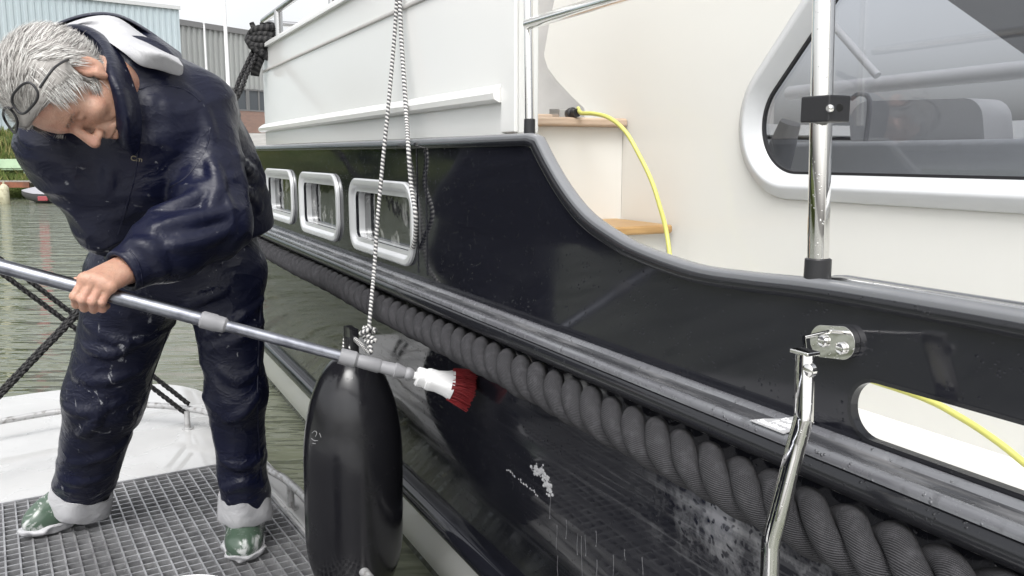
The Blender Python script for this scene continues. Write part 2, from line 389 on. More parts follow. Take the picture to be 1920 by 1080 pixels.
# --- rub rail: wet ledge with two ridges above a round black nose
ss = np.concatenate([np.linspace(-.6, 4, 40), np.linspace(4.2, SFWD, 12)])
prof = [(.0, .010), (-.006, .012), (-.011, .0105), (-.014, .006), (-.034, .0015), (-.038, .0045), (-.046, .005), (-.050, .001)]
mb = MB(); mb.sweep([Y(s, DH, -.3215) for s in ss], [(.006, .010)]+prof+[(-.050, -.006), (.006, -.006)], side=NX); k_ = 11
mb.m = [1 if (i < k_*(len(ss)-1) and i % k_ in (4, 5)) else 0 for i in range(len(mb.m))]; led = mb.build('rail_ledge', [M['ledge'], M['groove']], yacht, smooth=50)  # ridges paler than the groove: their wet sheen put into the colour
nose = [(-.046, -.006)]+[(-.041-.0135*math.cos(t), -.0215+.0155*math.sin(t)) for t in np.linspace(1.0, -1.5, 12)]+[(.008, -.037), (.008, -.006)]
mb = MB(); mb.sweep([Y(s, DH, -.3215) for s in ss], nose, side=NX); rail = mb.build('rub_rail', M['trim'], yacht, smooth=60)
# sticker with lettering on the ledge
sa, sb = onD(1447, 810, .725)[0], onD(1492, 822, .72)[0]
def led_pt(s, q, lift):                                        # q 0 (inner) .. 1 (outer edge)
    d = DH-.002-.047*q; return Y(s, d, -.3215+.0115-.0065*q+lift)
stp = fillet([(0, 0), (.18, .62), (0.0, 1.0)][:1]+[(.0, 0), (.55, .0)], 0) if 0 else None
mb = MB(); so = [(sa+.012, 1.0), (sa+.004, .7), (sa-.008, .45), (sa-.014, .2), (sa-.016, .0), (sb, .0), (sb, 1.0)]
mb.plate(so, [], lambda a, b, t: led_pt(a, b, .0012+t), .0012); sticker = mb.build('sticker', M['sticker'], yacht, smooth=0)
def text_mb(txt, size, o, ex, ey, mat, name, parent, ext=.0004, tilt=None):
    c = bpy.data.curves.new('t', 'FONT'); c.body = txt; c.size = size; c.extrude = ext; c.offset = size*.012
    ob = bpy.data.objects.new('t', c); scn.collection.objects.link(ob)
    dg = bpy.context.evaluated_depsgraph_get(); me = bpy.data.meshes.new_from_object(ob.evaluated_get(dg))
    ez = np.cross(ex, ey); b = MB()
    b.add([np.array(o)+ex*v.co.x+ey*v.co.y+ez*v.co.z for v in me.vertices], [tuple(p.vertices) for p in me.polygons])
    bpy.data.objects.remove(ob); bpy.data.curves.remove(c); return b.build(name, mat, parent, smooth=0)
e_in = led_pt(0, 0, 0)-led_pt(0, 1, 0); e_in /= np.linalg.norm(e_in)
for i, (t_, q, ds) in enumerate((('Do not', .46, -.012), ('Antifoul', .70, -.010), ('Stabiliser', .93, .004))):
    text_mb(t_, .0115, led_pt(sa+ds, q, .0028), -UX, e_in, M['letter'], 'lettering', sticker)
# --- lower hull
pl = [(.020, -.36), (.022, -.44), (.028, -.55), (.052, -.70), (.092, -.86), (.140, -1.035)]
mb = MB(); mb.sweep([Y(s, DH, 0) for s in ss], [(a, b) for a, b in pl], side=NX, pclosed=False); hs = mb.build('hull_side', M['hull_low'], yacht, smooth=60)
mb = MB(); mb.sweep([Y(s, .895, -1.065) for s in ss], [(.03, .040), (-.004, .036)]+[(-.004-.036*math.cos(t), .036*math.sin(t)) for t in np.linspace(1.3, -1.3, 12)]+[(.03, -.04)], side=NX)
mb.build('lower_rubbing_strake', M['hull'], yacht, smooth=60)
mb = MB(); mb.sweep([Y(s, .90, 0) for s in ss], [(.0, -1.09), (.035, -1.27), (.075, -1.375)], side=NX, pclosed=False); mb.build('boot_stripe', M['white'], yacht, smooth=60)
mb = MB(); mb.sweep([Y(s, .90, 0) for s in ss], [(.075, -1.375), (.2, -1.8)], side=NX, pclosed=False); mb.build('underwater_hull', M['hull'], yacht, smooth=60)
# --- raised white side forward
sE, zT = onD(970, 120, .79)[0], .482
mb = MB(); mb.plate([(sE, .042), (4.13, .05), (4.13, zT), (sE, zT)], [], frD(.79), .05); wside = mb.build('raised_side', M['white'], yacht, smooth=30, bevel=.006)
mb = MB(); mb.plate([(sE-.004, .046), (sE+.055, .046), (sE+.055, zT), (sE-.004, zT)], [], frD(.781), .0085); mb.build('corner_trim', M['white'], yacht, smooth=30, bevel=.003)
mb = MB(); mb.sweep([Y(s, .788, .124) for s in np.linspace(sE+.058, 4.16, 20)], [(.002, -.016), (-.010, -.016), (-.022, -.010), (-.024, .002), (-.016, .010), (.002, .022)], side=NX); mb.build('side_moulding', M['white'], yacht, smooth=45)
mb = MB(); mb.sweep([Y(s, .787, .382) for s in np.linspace(sE+.058, 4.12, 20)], [(.003, -.005), (-.003, -.004), (-.004, .0), (-.003, .004), (.003, .005)], side=NX); mb.build('panel_joint', M['gpanel'], yacht, smooth=45)
mb = MB(); mb.sweep([Y(s, .80, zT) for s in np.linspace(sE, 4.14, 20)], halfround(.05, .022), side=NX); mb.build('toe_rail', M['white'], yacht, smooth=50)
mb = MB(); mb.plate([(1.9, .80), (4.13, .80), (4.13, 3.4), (1.9, 3.4)], [], lambda a, b, t: Y(a, b, .09-t), .03); mb.build('foredeck', M['white'], yacht, smooth=30)
mb = MB(); mb.plate([(4.1, .79), (SFWD, .79), (SFWD, 3.4), (4.1, 3.4)], [], lambda a, b, t: Y(a, b, .03-t), .03); mb.build('bow_deck', M['white'], yacht, smooth=30)
mb = MB(); mb.plate([(4.09, .842), (4.09, 3.3), (4.13, 3.3), (4.13, .842)], [], lambda a, b, t: Y(a, b, .06+t), .42); mb.build('raised_end', M['white'], yacht, smooth=30)
# --- side deck, cabin wall with its window opening
DC = 1.2
mb = MB(); mb.plate([(-1.2, .766), (4.1, .766), (4.1, 3.4), (-1.2, 3.4)], [], lambda a, b, t: Y(a, b, -.44-t), .03); mb.build('side_deck', M['white'], yacht, smooth=30)
edge = yp(DC, [(1052, -60), (1040, -10), (1028, 45), (1019, 95), (1020, 112), (1026, 130), (1042, 152), (1072, 184), (1094, 205)])
win_px = [(1690, -330), (1388, 232), (1396, 262), (1448, 357), (1545, 357)]
P0 = onD(1683, -330, DC)
wo_ = [onD(1538, -32, DC), onD(1404, 206, DC), onD(1398, 290, DC), onD(1456, 349, DC)]
wz = onD(1560, 353, DC)[1]
g0, g1 = np.array(onD(1503, 45, DC)), np.array(onD(1408, 190, DC))
def on_z(z): return tuple(g0+(g1-g0)*(z-g0[1])/(g1[1]-g0[1]))
winp = fillet([on_z(.93), on_z(wz), (-.30, wz), (-.30, .93)], [.06, .118, .10, .08], 22)
cabin = [(-1.0, -.45), (-1.0, 1.25), (edge[0][0], 1.25)]+edge+[(edge[-1][0], -.45)]
mb = MB(); mb.plate(cabin, [winp], frD(DC), .03); mb.build('cabin_wall', M['cream'], yacht, smooth=30, bevel=.006)
mb = MB(); fp = [Y(a, DC, b) for a, b in winp]
def ring(b, loop, D, prof, mi=0):
    A = np.array(loop); n = len(A); area = sum(A[i-1][0]*A[i][1]-A[i][0]*A[i-1][1] for i in range(n)); sg = 1 if area > 0 else -1
    T = np.roll(A, -1, 0)-np.roll(A, 1, 0); T /= np.linalg.norm(T, axis=1)[:, None]; N = np.stack([T[:, 1], -T[:, 0]], 1)*sg
    vs = [Y(*(A[i]+N[i]*o)[:1], D+dd, (A[i]+N[i]*o)[1]) for i in range(n) for o, dd in prof]; k = len(prof)
    b.add(vs, [(i*k+j, i*k+(j+1) % k, ((i+1) % n)*k+(j+1) % k, ((i+1) % n)*k+j) for i in range(n) for j in range(k)], mi)
mb = MB(); ring(mb, winp, DC, [(.024, .0), (.024, -.006), (.021, -.011), (.004, -.020), (.000, -.0205), (-.003, -.019), (-.023, .008), (-.023, .016), (.0, .016)])
wf = mb.build('window_frame', M['wframe'], yacht, smooth=35)
mb = MB(); A = np.array(winp); mb.plate([tuple(p) for p in winp], [], frD(DC+.0165), .004); mb.build('window_pane', M['glass'], wf, smooth=30)
mb = MB(); ring(mb, winp, DC, [(-.0225, .009), (-.0225, .016), (-.028, .016), (-.028, .009)]); mb.build('window_seal', M['plastic'], wf, smooth=35)
# what is seen through the pane
def rect3(b, s0, s1, d0, d1, z0, z1, mi=0): b.box(Y((s0+s1)/2, (d0+d1)/2, (z0+z1)/2), UX, NX, ZX, (s1-s0)/2, (d1-d0)/2, (z1-z0)/2, mi)
FW = 2.9
mb = MB(); mb.plate([(-1.0, -.45), (-1.0, .12), (3.2, .12), (3.2, -.45)], [], frD(FW), .03); mb.build('far_cabin_wall', M['int_grey'], yacht, smooth=30)
mb = MB(); mb.plate([(1.232, -.45), (1.232, .05), (2.9, .05), (2.9, -.45)], [], lambda a, b, t: Y(2.05+t, a, b), .03); mb.build('forward_bulkhead', M['int_grey'], yacht, smooth=30)
mb = MB()
z0 = onD(1700, 300, 1.75)[1]
mb.plate(fillet([onD(1600, 345, 1.75), onD(1590, 190, 1.75), onD(1840, 183, 1.75), onD(1852, 345, 1.75)], .05), [], frD(1.75), .10)
mb.build('seat_back', M['int_mid'], yacht, smooth=40, bevel=.01)
mb = MB(); mb.plate(fillet([onD(1880, 345, 1.8), onD(1990, 100, 1.8), onD(2150, 100, 1.8), onD(2150, 345, 1.8)], .04), [], frD(1.8), .10); mb.build('seat_back', M['int_mid'], yacht, smooth=40, bevel=.01)
a0, a1 = onD(1450, 268, 1.5), onD(2100, 268, 1.5)
mb = MB(); rect3(mb, a1[0], a0[0]+.1, 1.50, 1.74, a0[1]-.30, a0[1]-.0); mb.build('dashboard', M['int_grey'], yacht, smooth=30, bevel=.012)
mb = MB(); mb.tube([Y(*onD(1452, 335, 1.36)[:1], 1.36, onD(1452, 335, 1.36)[1]), Y(onD(1463, 285, 1.36)[0], 1.36, onD(1463, 285, 1.36)[1]), Y(onD(1482, 230, 1.36)[0], 1.36, onD(1482, 230, 1.36)[1])], [.028, .03, .022], 14)
mb.build('seat_cushion', M['int_dark'], yacht)
for q in (((1475, 60), (1478, 345)), ((1497, 60), (1500, 345))):
    pass
mb = MB(); P1, P2 = onD(1480, 175, 2.2), onD(2050, 118, 2.2)
mb.tube([Y(P1[0], 2.2, P1[1]), Y(P2[0], 2.2, P2[1])], .024, 12); mb.build('grab_rail', M['int_mid'], yacht)
mb = MB(); P1, P2 = onD(1552, 35, 2.1), onD(1645, 142, 2.1); mb.tube([Y(P1[0], 2.1, P1[1]), Y(P2[0], 2.1, P2[1])], .012, 10); mb.build('wiper_arm', M['int_mid'], yacht)
mb = MB(); A = [onD(1768, -6, 1.5), onD(1960, 130, 1.5), onD(2300, 130, 1.5), onD(2300, -500, 1.5), onD(1768, -500, 1.5)]
mb.plate(A, [], frD(1.5), .012); mb.build('reflection_corner', M['int_dark'], yacht, smooth=30)  # dark sheet standing in for the dark corner reflected in the pane
mb = MB(); s_, z_ = onD(1640, 190, 1.7); mb.tube(catmull([Y(s_+.02, 1.7, z_-.10), Y(s_+.015, 1.7, z_), Y(s_+.045, 1.7, z_+.02), Y(s_+.07, 1.7, z_+.01)], 6), .006, 8)
mb.build('gear_lever', M['int_dark'], yacht)
# --- steps up to the foredeck
sL, zL = onD(1252, 428, 1.18)
mb = MB(); rect3(mb, sL+.03, sL+.30, .79, 1.199, -.44, zL-.012); mb.build('riser', M['cream'], yacht, smooth=30)
mb = MB(); rect3(mb, sL-.004, sL+.28, .785, 1.192, zL-.0118, zL+.008); mb.build('step', M['teak'], yacht, smooth=40, bevel=.006)
sU, zU = onD(1166, 228, 1.18)
mb = MB(); rect3(mb, sU+.025, sU+.5, .84, 1.199, -.44, zU-.0135); mb.build('riser', M['cream'], yacht, smooth=30)
mb = MB(); rect3(mb, sU-.004, sU+.09, .842, 1.196, zU-.013, zU+.008); mb.build('step', M['teak2'], yacht, smooth=40, bevel=.007)
mb = MB(); rect3(mb, sU+.11, sU+.33, .842, 1.08, zU-.013, zU+.020); mb.build('step', M['teak2'], yacht, smooth=40, bevel=.007)
mb = MB(); q = yp(1.1, [(1062, 224), (1082, 224), (1082, 205), (1062, 205)]); mb.plate(q, [], frD(1.05), .03); mb.build('step_clip', M['steel'], yacht, smooth=30, bevel=.002)
mb = MB(); rect3(mb, 2.32, 2.36, .842, 2.2, .04, 1.2); mb.build('companion_panel', M['gpanel'], yacht, smooth=30)
# --- stanchions, rails
def post(px0, py0, px1, py1, D, r, zt):
    s1, z1 = onD(px1, py1, D); s0, z0 = onD(px0, py0, D); k = (zt-z1)/(z0-z1)
    b = MB(); b.tube([Y(s1, D, z1), Y(s1+(s0-s1)*k, D, zt)], r, 20); o = b.build('stanchion', M['chrome'], yacht)
    b = MB(); b.lathe(Y(s1, D, z1-.012), ZX, [(0, 0), (0, r*1.25), (.026, r*1.22), (.0275, r*1.0)], 20); b.build('stanchion_socket', M['plastic'], o, smooth=40)
    return o, (s1, z1), (s0, z0)
st1, b1, t1 = post(1545, 0, 1533, 508, .765, .0124, .95)
st2, b2, t2 = post(990.5, 0, 993, 238, .775, .0088, .95)
s_, z_ = onD(1549, 205, .752); mb = MB(); rect3(mb, s_-.020, s_+.022, .735, .768, z_-.0145, z_+.0145); cl = mb.build('rail_clamp', M['plastic'], st1, smooth=40, bevel=.002)
s_, z_ = onD(1553, 203, .733)
mb = MB(); mb.lathe(Y(s_, .737, z_), -NX, [(0, .0045), (.003, .0045), (.0048, .0028), (.0048, 0)], 14); mb.lathe(Y(s_-.0135, .7365, z_), -NX, [(0, .0042), (.0018, .0042), (.0018, 0)], 14, 1)
# fixings belong to the clamp mesh itself
vs, fs, ms = mb.v, mb.f, mb.m
cl2 = mb.build('clamp_fixing', [M['chrome'], M['hole']], st1, smooth=40)
s_, z_ = onD(990, 45, .762); mb = MB(); mb.tube([Y(s_+.006, .762, z_), Y(s_, .762, z_), Y(.0, .762, z_+.004), Y(-.6, .762, z_)], [.006, .0105, .0105, .0105], 18); mb.build('handrail', M['chrome'], yacht, smooth=60)
# pulpit rail on the forward end
s_, z_ = onD(489, 42, .84)
hr = MB(); rr = [Y(2.4, .84, z_), Y(s_-.06, .84, z_)]+[Y(s_-.06+.06*math.sin(t), .84+.06-.06*math.cos(t), z_) for t in np.linspace(.2, 1.57, 6)]+[Y(s_, 2.4, z_)]
hr.tube(rr, .0135, 12)
sp_, zp_ = onD(523, 60, .84); hr.tube([Y(sp_, .84, zT), Y(sp_, .84, z_)], .019, 12); hr.tube([Y(sp_+.01, .84, zT+.03), Y(sp_-.5, .84, zT+.03)], .012, 10)
s9 = onD(622, 5, .84)[0]; hr.tube([Y(s9, .84, zT), Y(s9, .84, zT+.6)], .012, 12)
hr.build('bow_rail', M['steel'], yacht, smooth=60)
# --- hinged boarding bar on the outside
bp = [(1509, 662), (1507, 782), (1503, 800), (1494, 832), (1458, 968), (1449, 1000), (1445, 1020), (1438, 1200)]
DB = [.652, .640, .638, .634, .614, .610, .608, .60]
path = [Y(onD(x, y, d)[0], d, onD(x, y, d)[1]) for (x, y), d in zip(bp, DB)]
path = [path[0]+(path[1]-path[0])*k/6 for k in range(6)]+catmull(path[1:4], 5)[:-1]+[path[3]+(path[4]-path[3])*k/6 for k in range(6)]+catmull(path[4:7], 5)[:-1]+[path[6], path[7]]
rr_ = fillet([(-.0125, -.0065), (.0125, -.0065), (.0125, .0065), (-.0125, .0065)], .0045, 5)
mb = MB(); mb.sweep(path, rr_, side=UX*.93+NX*.37); bb = mb.build('boarding_bar', M['chrome'], yacht, smooth=35)
# short flange at the top with pin
mb = MB(); top = path[0]; mb.box(top+ZX*.001, UX, NX, ZX, .0125, .009, .0022); mb.lathe(top-UX*.014-ZX*.014-NX*.004, -NX, [(0, .0075), (.006, .0075), (.008, .005), (.008, 0)], 16)
mb.build('hinge', M['chrome'], bb, smooth=40, bevel=.0012)
s_, z_ = onD(1571, 640, DH); br = MB(); ol = [(s_+.019*math.cos(t)+math.copysign(.013, math.cos(t)), z_-.002*math.copysign(1, math.cos(t))+.019*math.sin(t)) for t in np.linspace(0, 2*math.pi, 40, endpoint=False)]
br.plate(ol, [], frD(DH-.0095), .0092); bk = br.build('bracket_plate', M['chrome'], bb, smooth=40, bevel=.003)
mb = MB()
for ds in (.011, -.015): mb.lathe(Y(s_+ds, DH-.0098, z_-.002+.12*ds), -NX, [(0, .0068), (.003, .0068), (.0042, .0052), (.0034, .003), (.0034, 0)], 16)
mb.tube([Y(s_+.002, DH-.008, z_+.012), Y(s_+.012, DH-.04, z_+.006), top], [.0022, .0022, .0028], 8)
mb.build('bolt_set', M['chrome'], bb, smooth=40)
# --- portholes
for lp, inn in PORTS:
    b = MB(); ring(b, lp, DH, [(0, -.001), (0, -.008), (-.004, -.012), (-.016, -.012), (-.020, -.010), (-.036, .012), (-.036, .036), (-.0395, .036), (-.0395, -.001)])
    f = b.build('porthole', M['alu'], yacht, smooth=35)
    b = MB(); b.plate(inn, [], frD(DH+.028), .004); b.build('porthole_pane', M['pglass'], f, smooth=30)
# ------------------------------------------------------------------ hawser fender under the rub rail
def helix(s0, s1, D, z, R, lead, ph, step=.004):
    n = int((s1-s0)/step); out = []
    for i in range(n+1):
        s = s0+(s1-s0)*i/n; t = 2*math.pi*s/lead+ph+.10*math.sin(s*5.3)+.06*math.sin(s*13.7+1)
        q = R*(1+.05*math.sin(s*9.1+ph)); out.append(Y(s, D+q*math.cos(t)+.0015*math.sin(s*7.7), z+q*math.sin(t)+.002*math.sin(s*4.9+.6)))
    return out
mb = MB()
for k in range(3):
    hp = helix(.1, 7.0, .701, -.400, .0206, -.174, 2*math.pi*k/3); q_ = np.arange(len(hp))*.004
    mb.tube(hp, .0166+.0007*np.sin(q_*31+k)+.0005*np.sin(q_*67+2*k)+.0004*np.sin(q_*143), 16)
rnd = random.Random(77)
for i in range(3800):                                          # stray fibres
    s_ = .25+3.4*rnd.random()**1.7; a = rnd.uniform(0, 2*math.pi); t = np.array([rnd.gauss(0, 1), rnd.gauss(0, 1), rnd.gauss(0, 1)]); t /= np.linalg.norm(t)
    o = Y(s_, .701-.033*math.cos(a), -.400+.033*math.sin(a)); out_ = -NX*math.cos(a)+ZX*math.sin(a); e = o+(t*.6+out_*.8)*rnd.uniform(.003, .009); wd = UX*.00022
    mb.add([o-wd, o+wd, e], [(0, 1, 2)])
rope = mb.build('hawser_fender', M['rope'], None, smooth=80, fixn=False)
tag(rope, 'thick three-strand black rope running along the yacht side under the rub rail', 'rope fender')

# ------------------------------------------------------------------ cylindrical fender with its line
FD = .628; fc = onD(668, 880, FD); fs_, fz = fc; r_ = ray(668, 880)
Ftop = onD(684, 686, FD)[1]; FR = .136
pr = [(.30-.30*math.cos(t), .028+(FR-.028)*math.sin(t)**1.06) for t in np.linspace(0, math.pi/2, 22)]+[(.36, FR), (.44, FR)]+[(.50+.21*math.sin(t), .03+(FR-.03)*math.cos(t)**.9) for t in np.linspace(0, math.pi/2, 18)]+[(.71, 0)]
pr = [(0, 0)]+pr
fth = thing('boat_fender', tuple(Y(fs_, FD, Ftop-.73)), 'big black cylindrical fender hanging on a white cord between workboat and hull', 'fender')
ax = Y(fs_+.045, FD, Ftop-.73)-Y(fs_+.012, FD, Ftop)
mb = MB(); mb.lathe(Y(fs_+.012, FD, Ftop), ax, pr, 64); mb.build('fender_body', M['fender'], fth, smooth=60)
eye = Y(fs_+.012, FD, Ftop)
mb = MB()
mb.sweep([eye+ZX*z for z in (-.012, .02, .055, .08)], [(-.030, -.012), (-.033, 0), (-.030, .012), (-.012, .009), (.012, .009), (.030, .012), (.033, 0), (.030, -.012), (.012, -.009), (-.012, -.009)], side=UX)
for a in (-.020, 0, .020): mb.tube([eye+UX*a-ZX*.05+NX*-.02*(1-abs(a)*20), eye+UX*a*.8+ZX*.05-NX*.008], [.009, .006], 8)
mb.build('rope_eye', M['fender'], fth, smooth=60)
lt = MB()
A = [(747, -60, .785), (743, 20, .775), (737, 100, .76), (728, 200, .735), (719, 290, .715), (709, 400, .692), (702, 500, .676), (698, 545, .656), (694, 590, .640), (691, 628, .632)]
p3 = catmull([Y(onD(x, y, d)[0], d, onD(x, y, d)[1]) for x, y, d in A], 12); lt.tube(p3, .0052, 10)
A = [(748, -60, .778), (752, 60, .770), (757, 140, .762), (762, 215, .752), (766, 280, .728), (771, 345, .732), (779, 400, .728), (779, 440, .736), (774, 466, .740)]
lt.tube(catmull([Y(onD(x, y, d)[0], d, onD(x, y, d)[1]) for x, y, d in A], 12), .0056, 10)
kn = p3[-1]; n_ = 70                                           # knot and loop through the eye
lt.tube([kn+np.array([.013*math.cos(t*3.1)+.006*math.sin(t*7), .011*math.sin(t*2.3), .017*math.sin(t*1.7+.4)]) for t in np.linspace(0, 2*math.pi, n_)], .0055, 8)
lp = [kn+ZX*-.012, kn-UX*-.016-ZX*.045, eye+UX*.030+ZX*.055, eye+UX*.032+ZX*.02-NX*.012, eye-NX*.014+ZX*.005, eye-UX*.026+ZX*.02-NX*.012, eye-UX*.022+ZX*.055, kn-UX*.010-ZX*.045, kn-ZX*.012]
lt.tube(catmull(lp, 8), .0052, 8)
fl = lt.build('fender_line', M['line'], None, smooth=80, fixn=False); tag(fl, 'grey and white braided cord holding the black fender, hanging over the hull', 'rope')

# ------------------------------------------------------------------ yellow hose
A = [(1084, 203, 1.06), (1090, 212, 1.05), (1112, 213, 1.06), (1142, 221, 1.07), (1172, 246, 1.08), (1198, 290, 1.09), (1222, 340, 1.10), (1238, 390, 1.105), (1249, 432, 1.11), (1256, 480, 1.10), (1262, 540, 1.08), (1290, 590, 1.06), (1400, 640, 1.05), (1560, 690, 1.05), (1720, 742, 1.06), (1800, 782, 1.07), (1870, 828, 1.07), (1925, 872, 1.07), (2050, 980, 1.06)]
pts = []
for x, y, d in A:
    s_, z_ = onD(x, y, d); pts.append(Y(s_, d, max(z_, -.430)))
mb = MB(); mb.tube(catmull(pts, 10), .0049, 12); hz = mb.build('water_hose', M['hose'], None, smooth=80); tag(hz, 'thin yellow hose draped over the steps and along the side deck', 'hose')
p0 = Y(*[onD(1078, 212, 1.05)[0], 1.05, onD(1078, 212, 1.05)[1]])
mb = MB(); mb.lathe(p0+UX*.03, -UX, [(0, 0), (0, .011), (.012, .014), (.02, .014), (.022, .010), (.04, .010), (.04, 0)], 14); mb.build('hose_fitting', M['plastic'], hz, smooth=40)

# ------------------------------------------------------------------ deck-wash brush on its telescopic pole
m = Mat('pole_alu', (.27, .28, .31), .32, 1.0); m.mixc(m.rng(m.noise(30, 4), .45, .7), (.15, .155, .18)); M['pole'] = m.m
m = Mat('grey_plastic', (.23, .23, .24), .45); m.bump(m.noise(150, 3), .1, .001); M['gplastic'] = m.m
m = Mat('brush_white', (.70, .70, .70), .35); M['bwhite'] = m.m
m = Mat('bristle_red', (.27, .018, .02), .6); m.mixc(m.noise(90, 3), (.11, .006, .01)); M['bristle'] = m.m
def polept(px, py): # pole lies in one vertical-ish plane in front of the man
    k = (px-190)/(770-190); return at(px, py, 1.74+.10*k)
PA, PB = polept(-140, 462), polept(766, 701)
pd = (PB-PA)/np.linalg.norm(PB-PA); Lp = np.linalg.norm(PB-PA)
def on_pole(px):
    lo, hi = 0, 1
    for _ in range(40):
        mid = (lo+hi)/2; p = PA+(PB-PA)*mid-CZ; yc = p @ np.array([0, CT, -ST]); x = 960+FPX*p[0]/yc
        if x < px: lo = mid
        else: hi = mid
    return PA+(PB-PA)*lo
BR = thing('wash_brush', tuple((PA+PB)/2), 'long telescopic wash brush with white head and red bristles scrubbing the hull', 'brush')
mb = MB(); mb.tube([PA, on_pole(395)], .0150, 20); mb.build('pole', M['pole'], BR, smooth=60)
mb = MB(); mb.tube([on_pole(390), on_pole(650)], .0122, 20); mb.build('pole', M['pole'], BR, smooth=60)
mb = MB(); a, b = on_pole(376), on_pole(412); mb.lathe(a, b-a, [(0, .0155), (.004, .0185), (.030, .0185), (.034, .0172), (.05, .0165), (.055, .0125)], 20); mb.build('pole_clamp', M['gplastic'], BR, smooth=35)
mb = MB(); a, b = on_pole(637), on_pole(752)
mb.lathe(a, b-a, [(0, .0125), (.0, .0175), (.034, .0182), (.040, .0140), (.046, .0150), (.088, .0160), (.092, .0135), (.096, .0140), (.122, .0155), (.124, .0178), (.128, .0172), (.146, .0125), (.146, 0)], 20); mb.build('swivel_socket', M['gplastic'], BR, smooth=35)
ball = on_pole(766); mb = MB(); mb.lathe(ball-pd*.014, pd, [(.014-.014*math.cos(t), .0148*math.sin(t)) for t in np.linspace(0, math.pi, 12)], 18); mb.build('swivel_ball', M['gplastic'], BR, smooth=60)
h0 = at(783, 706, 1.845); h1 = at(848, 722, 1.86); b1_ = at(890, 731, 1.90)
hx = (h1-h0)/np.linalg.norm(h1-h0); hy = np.array([.0, -.5, .85]); hy -= hx*(hy @ hx); hy /= np.linalg.norm(hy); hz_ = np.cross(hx, hy); Lh = np.linalg.norm(h1-h0)
def loft(b, secs, n=28, mi=0, pw=3.5):
    vs = []
    for c, ex, ey, a, bb in secs:
        for k in range(n):
            t = 2*math.pi*k/n; ct, st = math.cos(t), math.sin(t)
            vs.append(c+ex*a*math.copysign(abs(ct)**(2/pw), ct)+ey*bb*math.copysign(abs(st)**(2/pw), st))
    k_ = len(secs); b.add(vs, [(i*n+k, i*n+(k+1) % n, (i+1)*n+(k+1) % n, (i+1)*n+k) for i in range(k_-1) for k in range(n)]+[tuple(range(n))[::-1], tuple((k_-1)*n+k for k in range(n))], mi)
mb = MB(); mb.tube([ball, h0+hx*.01], [.0085, .0085], 12)
loft(mb, [(h0+hx*q, hy, hz_, a, b) for q, a, b in ((-.004, .016, .016), (0, .019, .019), (.012, .019, .019), (.013, .0175, .019), (.019, .0175, .020), (.020, .019, .022), (.028, .020, .024), (.029, .0185, .024), (Lh*.55, .019, .023), (Lh*.8, .022, .027), (Lh*.93, .025, .031), (Lh, .026, .032))])
mb.build('brush_head', M['bwhite'], BR, smooth=35)
mb = MB(); rnd = random.Random(3)
for i in range(900):                                           # tufts
    a, c = rnd.uniform(-1, 1), rnd.uniform(-1, 1); o = h1-hx*.006+hy*a*.024+hz_*c*.029
    e = h1+hx*(.043+.006*rnd.random())+hy*(a*.031+.003*rnd.gauss(0, 1)-.004)+hz_*(c*.035+.004*rnd.gauss(0, 1)); mid = (o+e)/2+hy*.003*rnd.gauss(0, 1)
    mb.tube([o, mid, e], [.0013, .0012, .0009], 4, caps=False)
mb.build('bristles', M['bristle'], BR, smooth=0, fixn=False)

# ------------------------------------------------------------------ the low workboat
m = Mat('white_deck', (.50, .50, .495), .35)
wet = m.rng(m.noise(2.3, 5, dist=.4), .44, .56, 0, 1, True)
m.mixc(m.rng(m.noise(5, 6), .42, .7, 0, .6), (.44, .44, .435)); m.mixc(m.rng(m.noise(40, 5), .62, .72, 0, .5), (.42, .42, .41))
m.setr(m.rng(wet, 0, 1, .42, .035)); m.bump(m.noise(60, 3), .04, .002); M['deck'] = m.m
m = Mat('galvanised', (.46, .46, .47), .36, .6); m.mixc(m.rng(m.noise(25, 5), .4, .65), (.30, .30, .31)); m.mixc(m.rng(m.noise(14, 6, dist=1), .62, .72, 0, .8), (.62, .62, .62)); drops(m, 160, .5); M['galv'] = m.m
m = Mat('grey_pipe', (.46, .46, .46), .38, .3); m.mixc(m.rng(m.noise(40, 5), .5, .65), (.24, .23, .22)); drops(m, 160, .5); M['pipe'] = m.m
DZ = -1.2
def dz(px, py): p = onZ(px, py, DZ); return p
G0, Ga, Gb = dz(452, 863), dz(0, 945), dz(610, 1080)
e1 = (Ga-G0); e1 /= np.linalg.norm(e1); e2 = np.array([-e1[1], e1[0], 0]); e2 = e2 if e2 @ (Gb-G0) > 0 else -e2
edge_px = [(-420, 860), (-250, 800), (-100, 762), (0, 746), (115, 731), (240, 722), (330, 722), (400, 744), (460, 800), (500, 862), (555, 915), (610, 980)]
ed = [dz(*p) for p in edge_px]; t_ = ed[-1]-ed[-2]; t_ /= np.linalg.norm(t_)
ed = catmull(ed+[ed[-1]+t_*.5, ed[-1]+t_*2.2], 6)
wb = thing('workboat', tuple(np.array([ed[0][0], 0, 0])+np.array([0, 1.2, 0])), 'low white workboat with a steel grating deck and grey toe rail', 'boat')
back = [np.array([ed[-1][0], ed[-1][1], 0]), np.array([ed[0][0]-.3, -1.4, 0])]
o2 = [(p[0], p[1]) for p in ed]+[(ed[-1][0]-.1, -1.4), (ed[0][0]-.3, -1.4)]
GL, GW = 1.9, 2.2
hole = [tuple((G0+e1*a+e2*b)[:2]) for a, b in ((-.004, -.004), (GL, -.004), (GL, GW), (-.004, GW))]
mb = MB(); mb.plate(o2, [hole], lambda a, b, t: np.array([a, b, ZO+DZ-t]), .03); mb.build('deck', M['deck'], wb, smooth=30, bevel=.006)
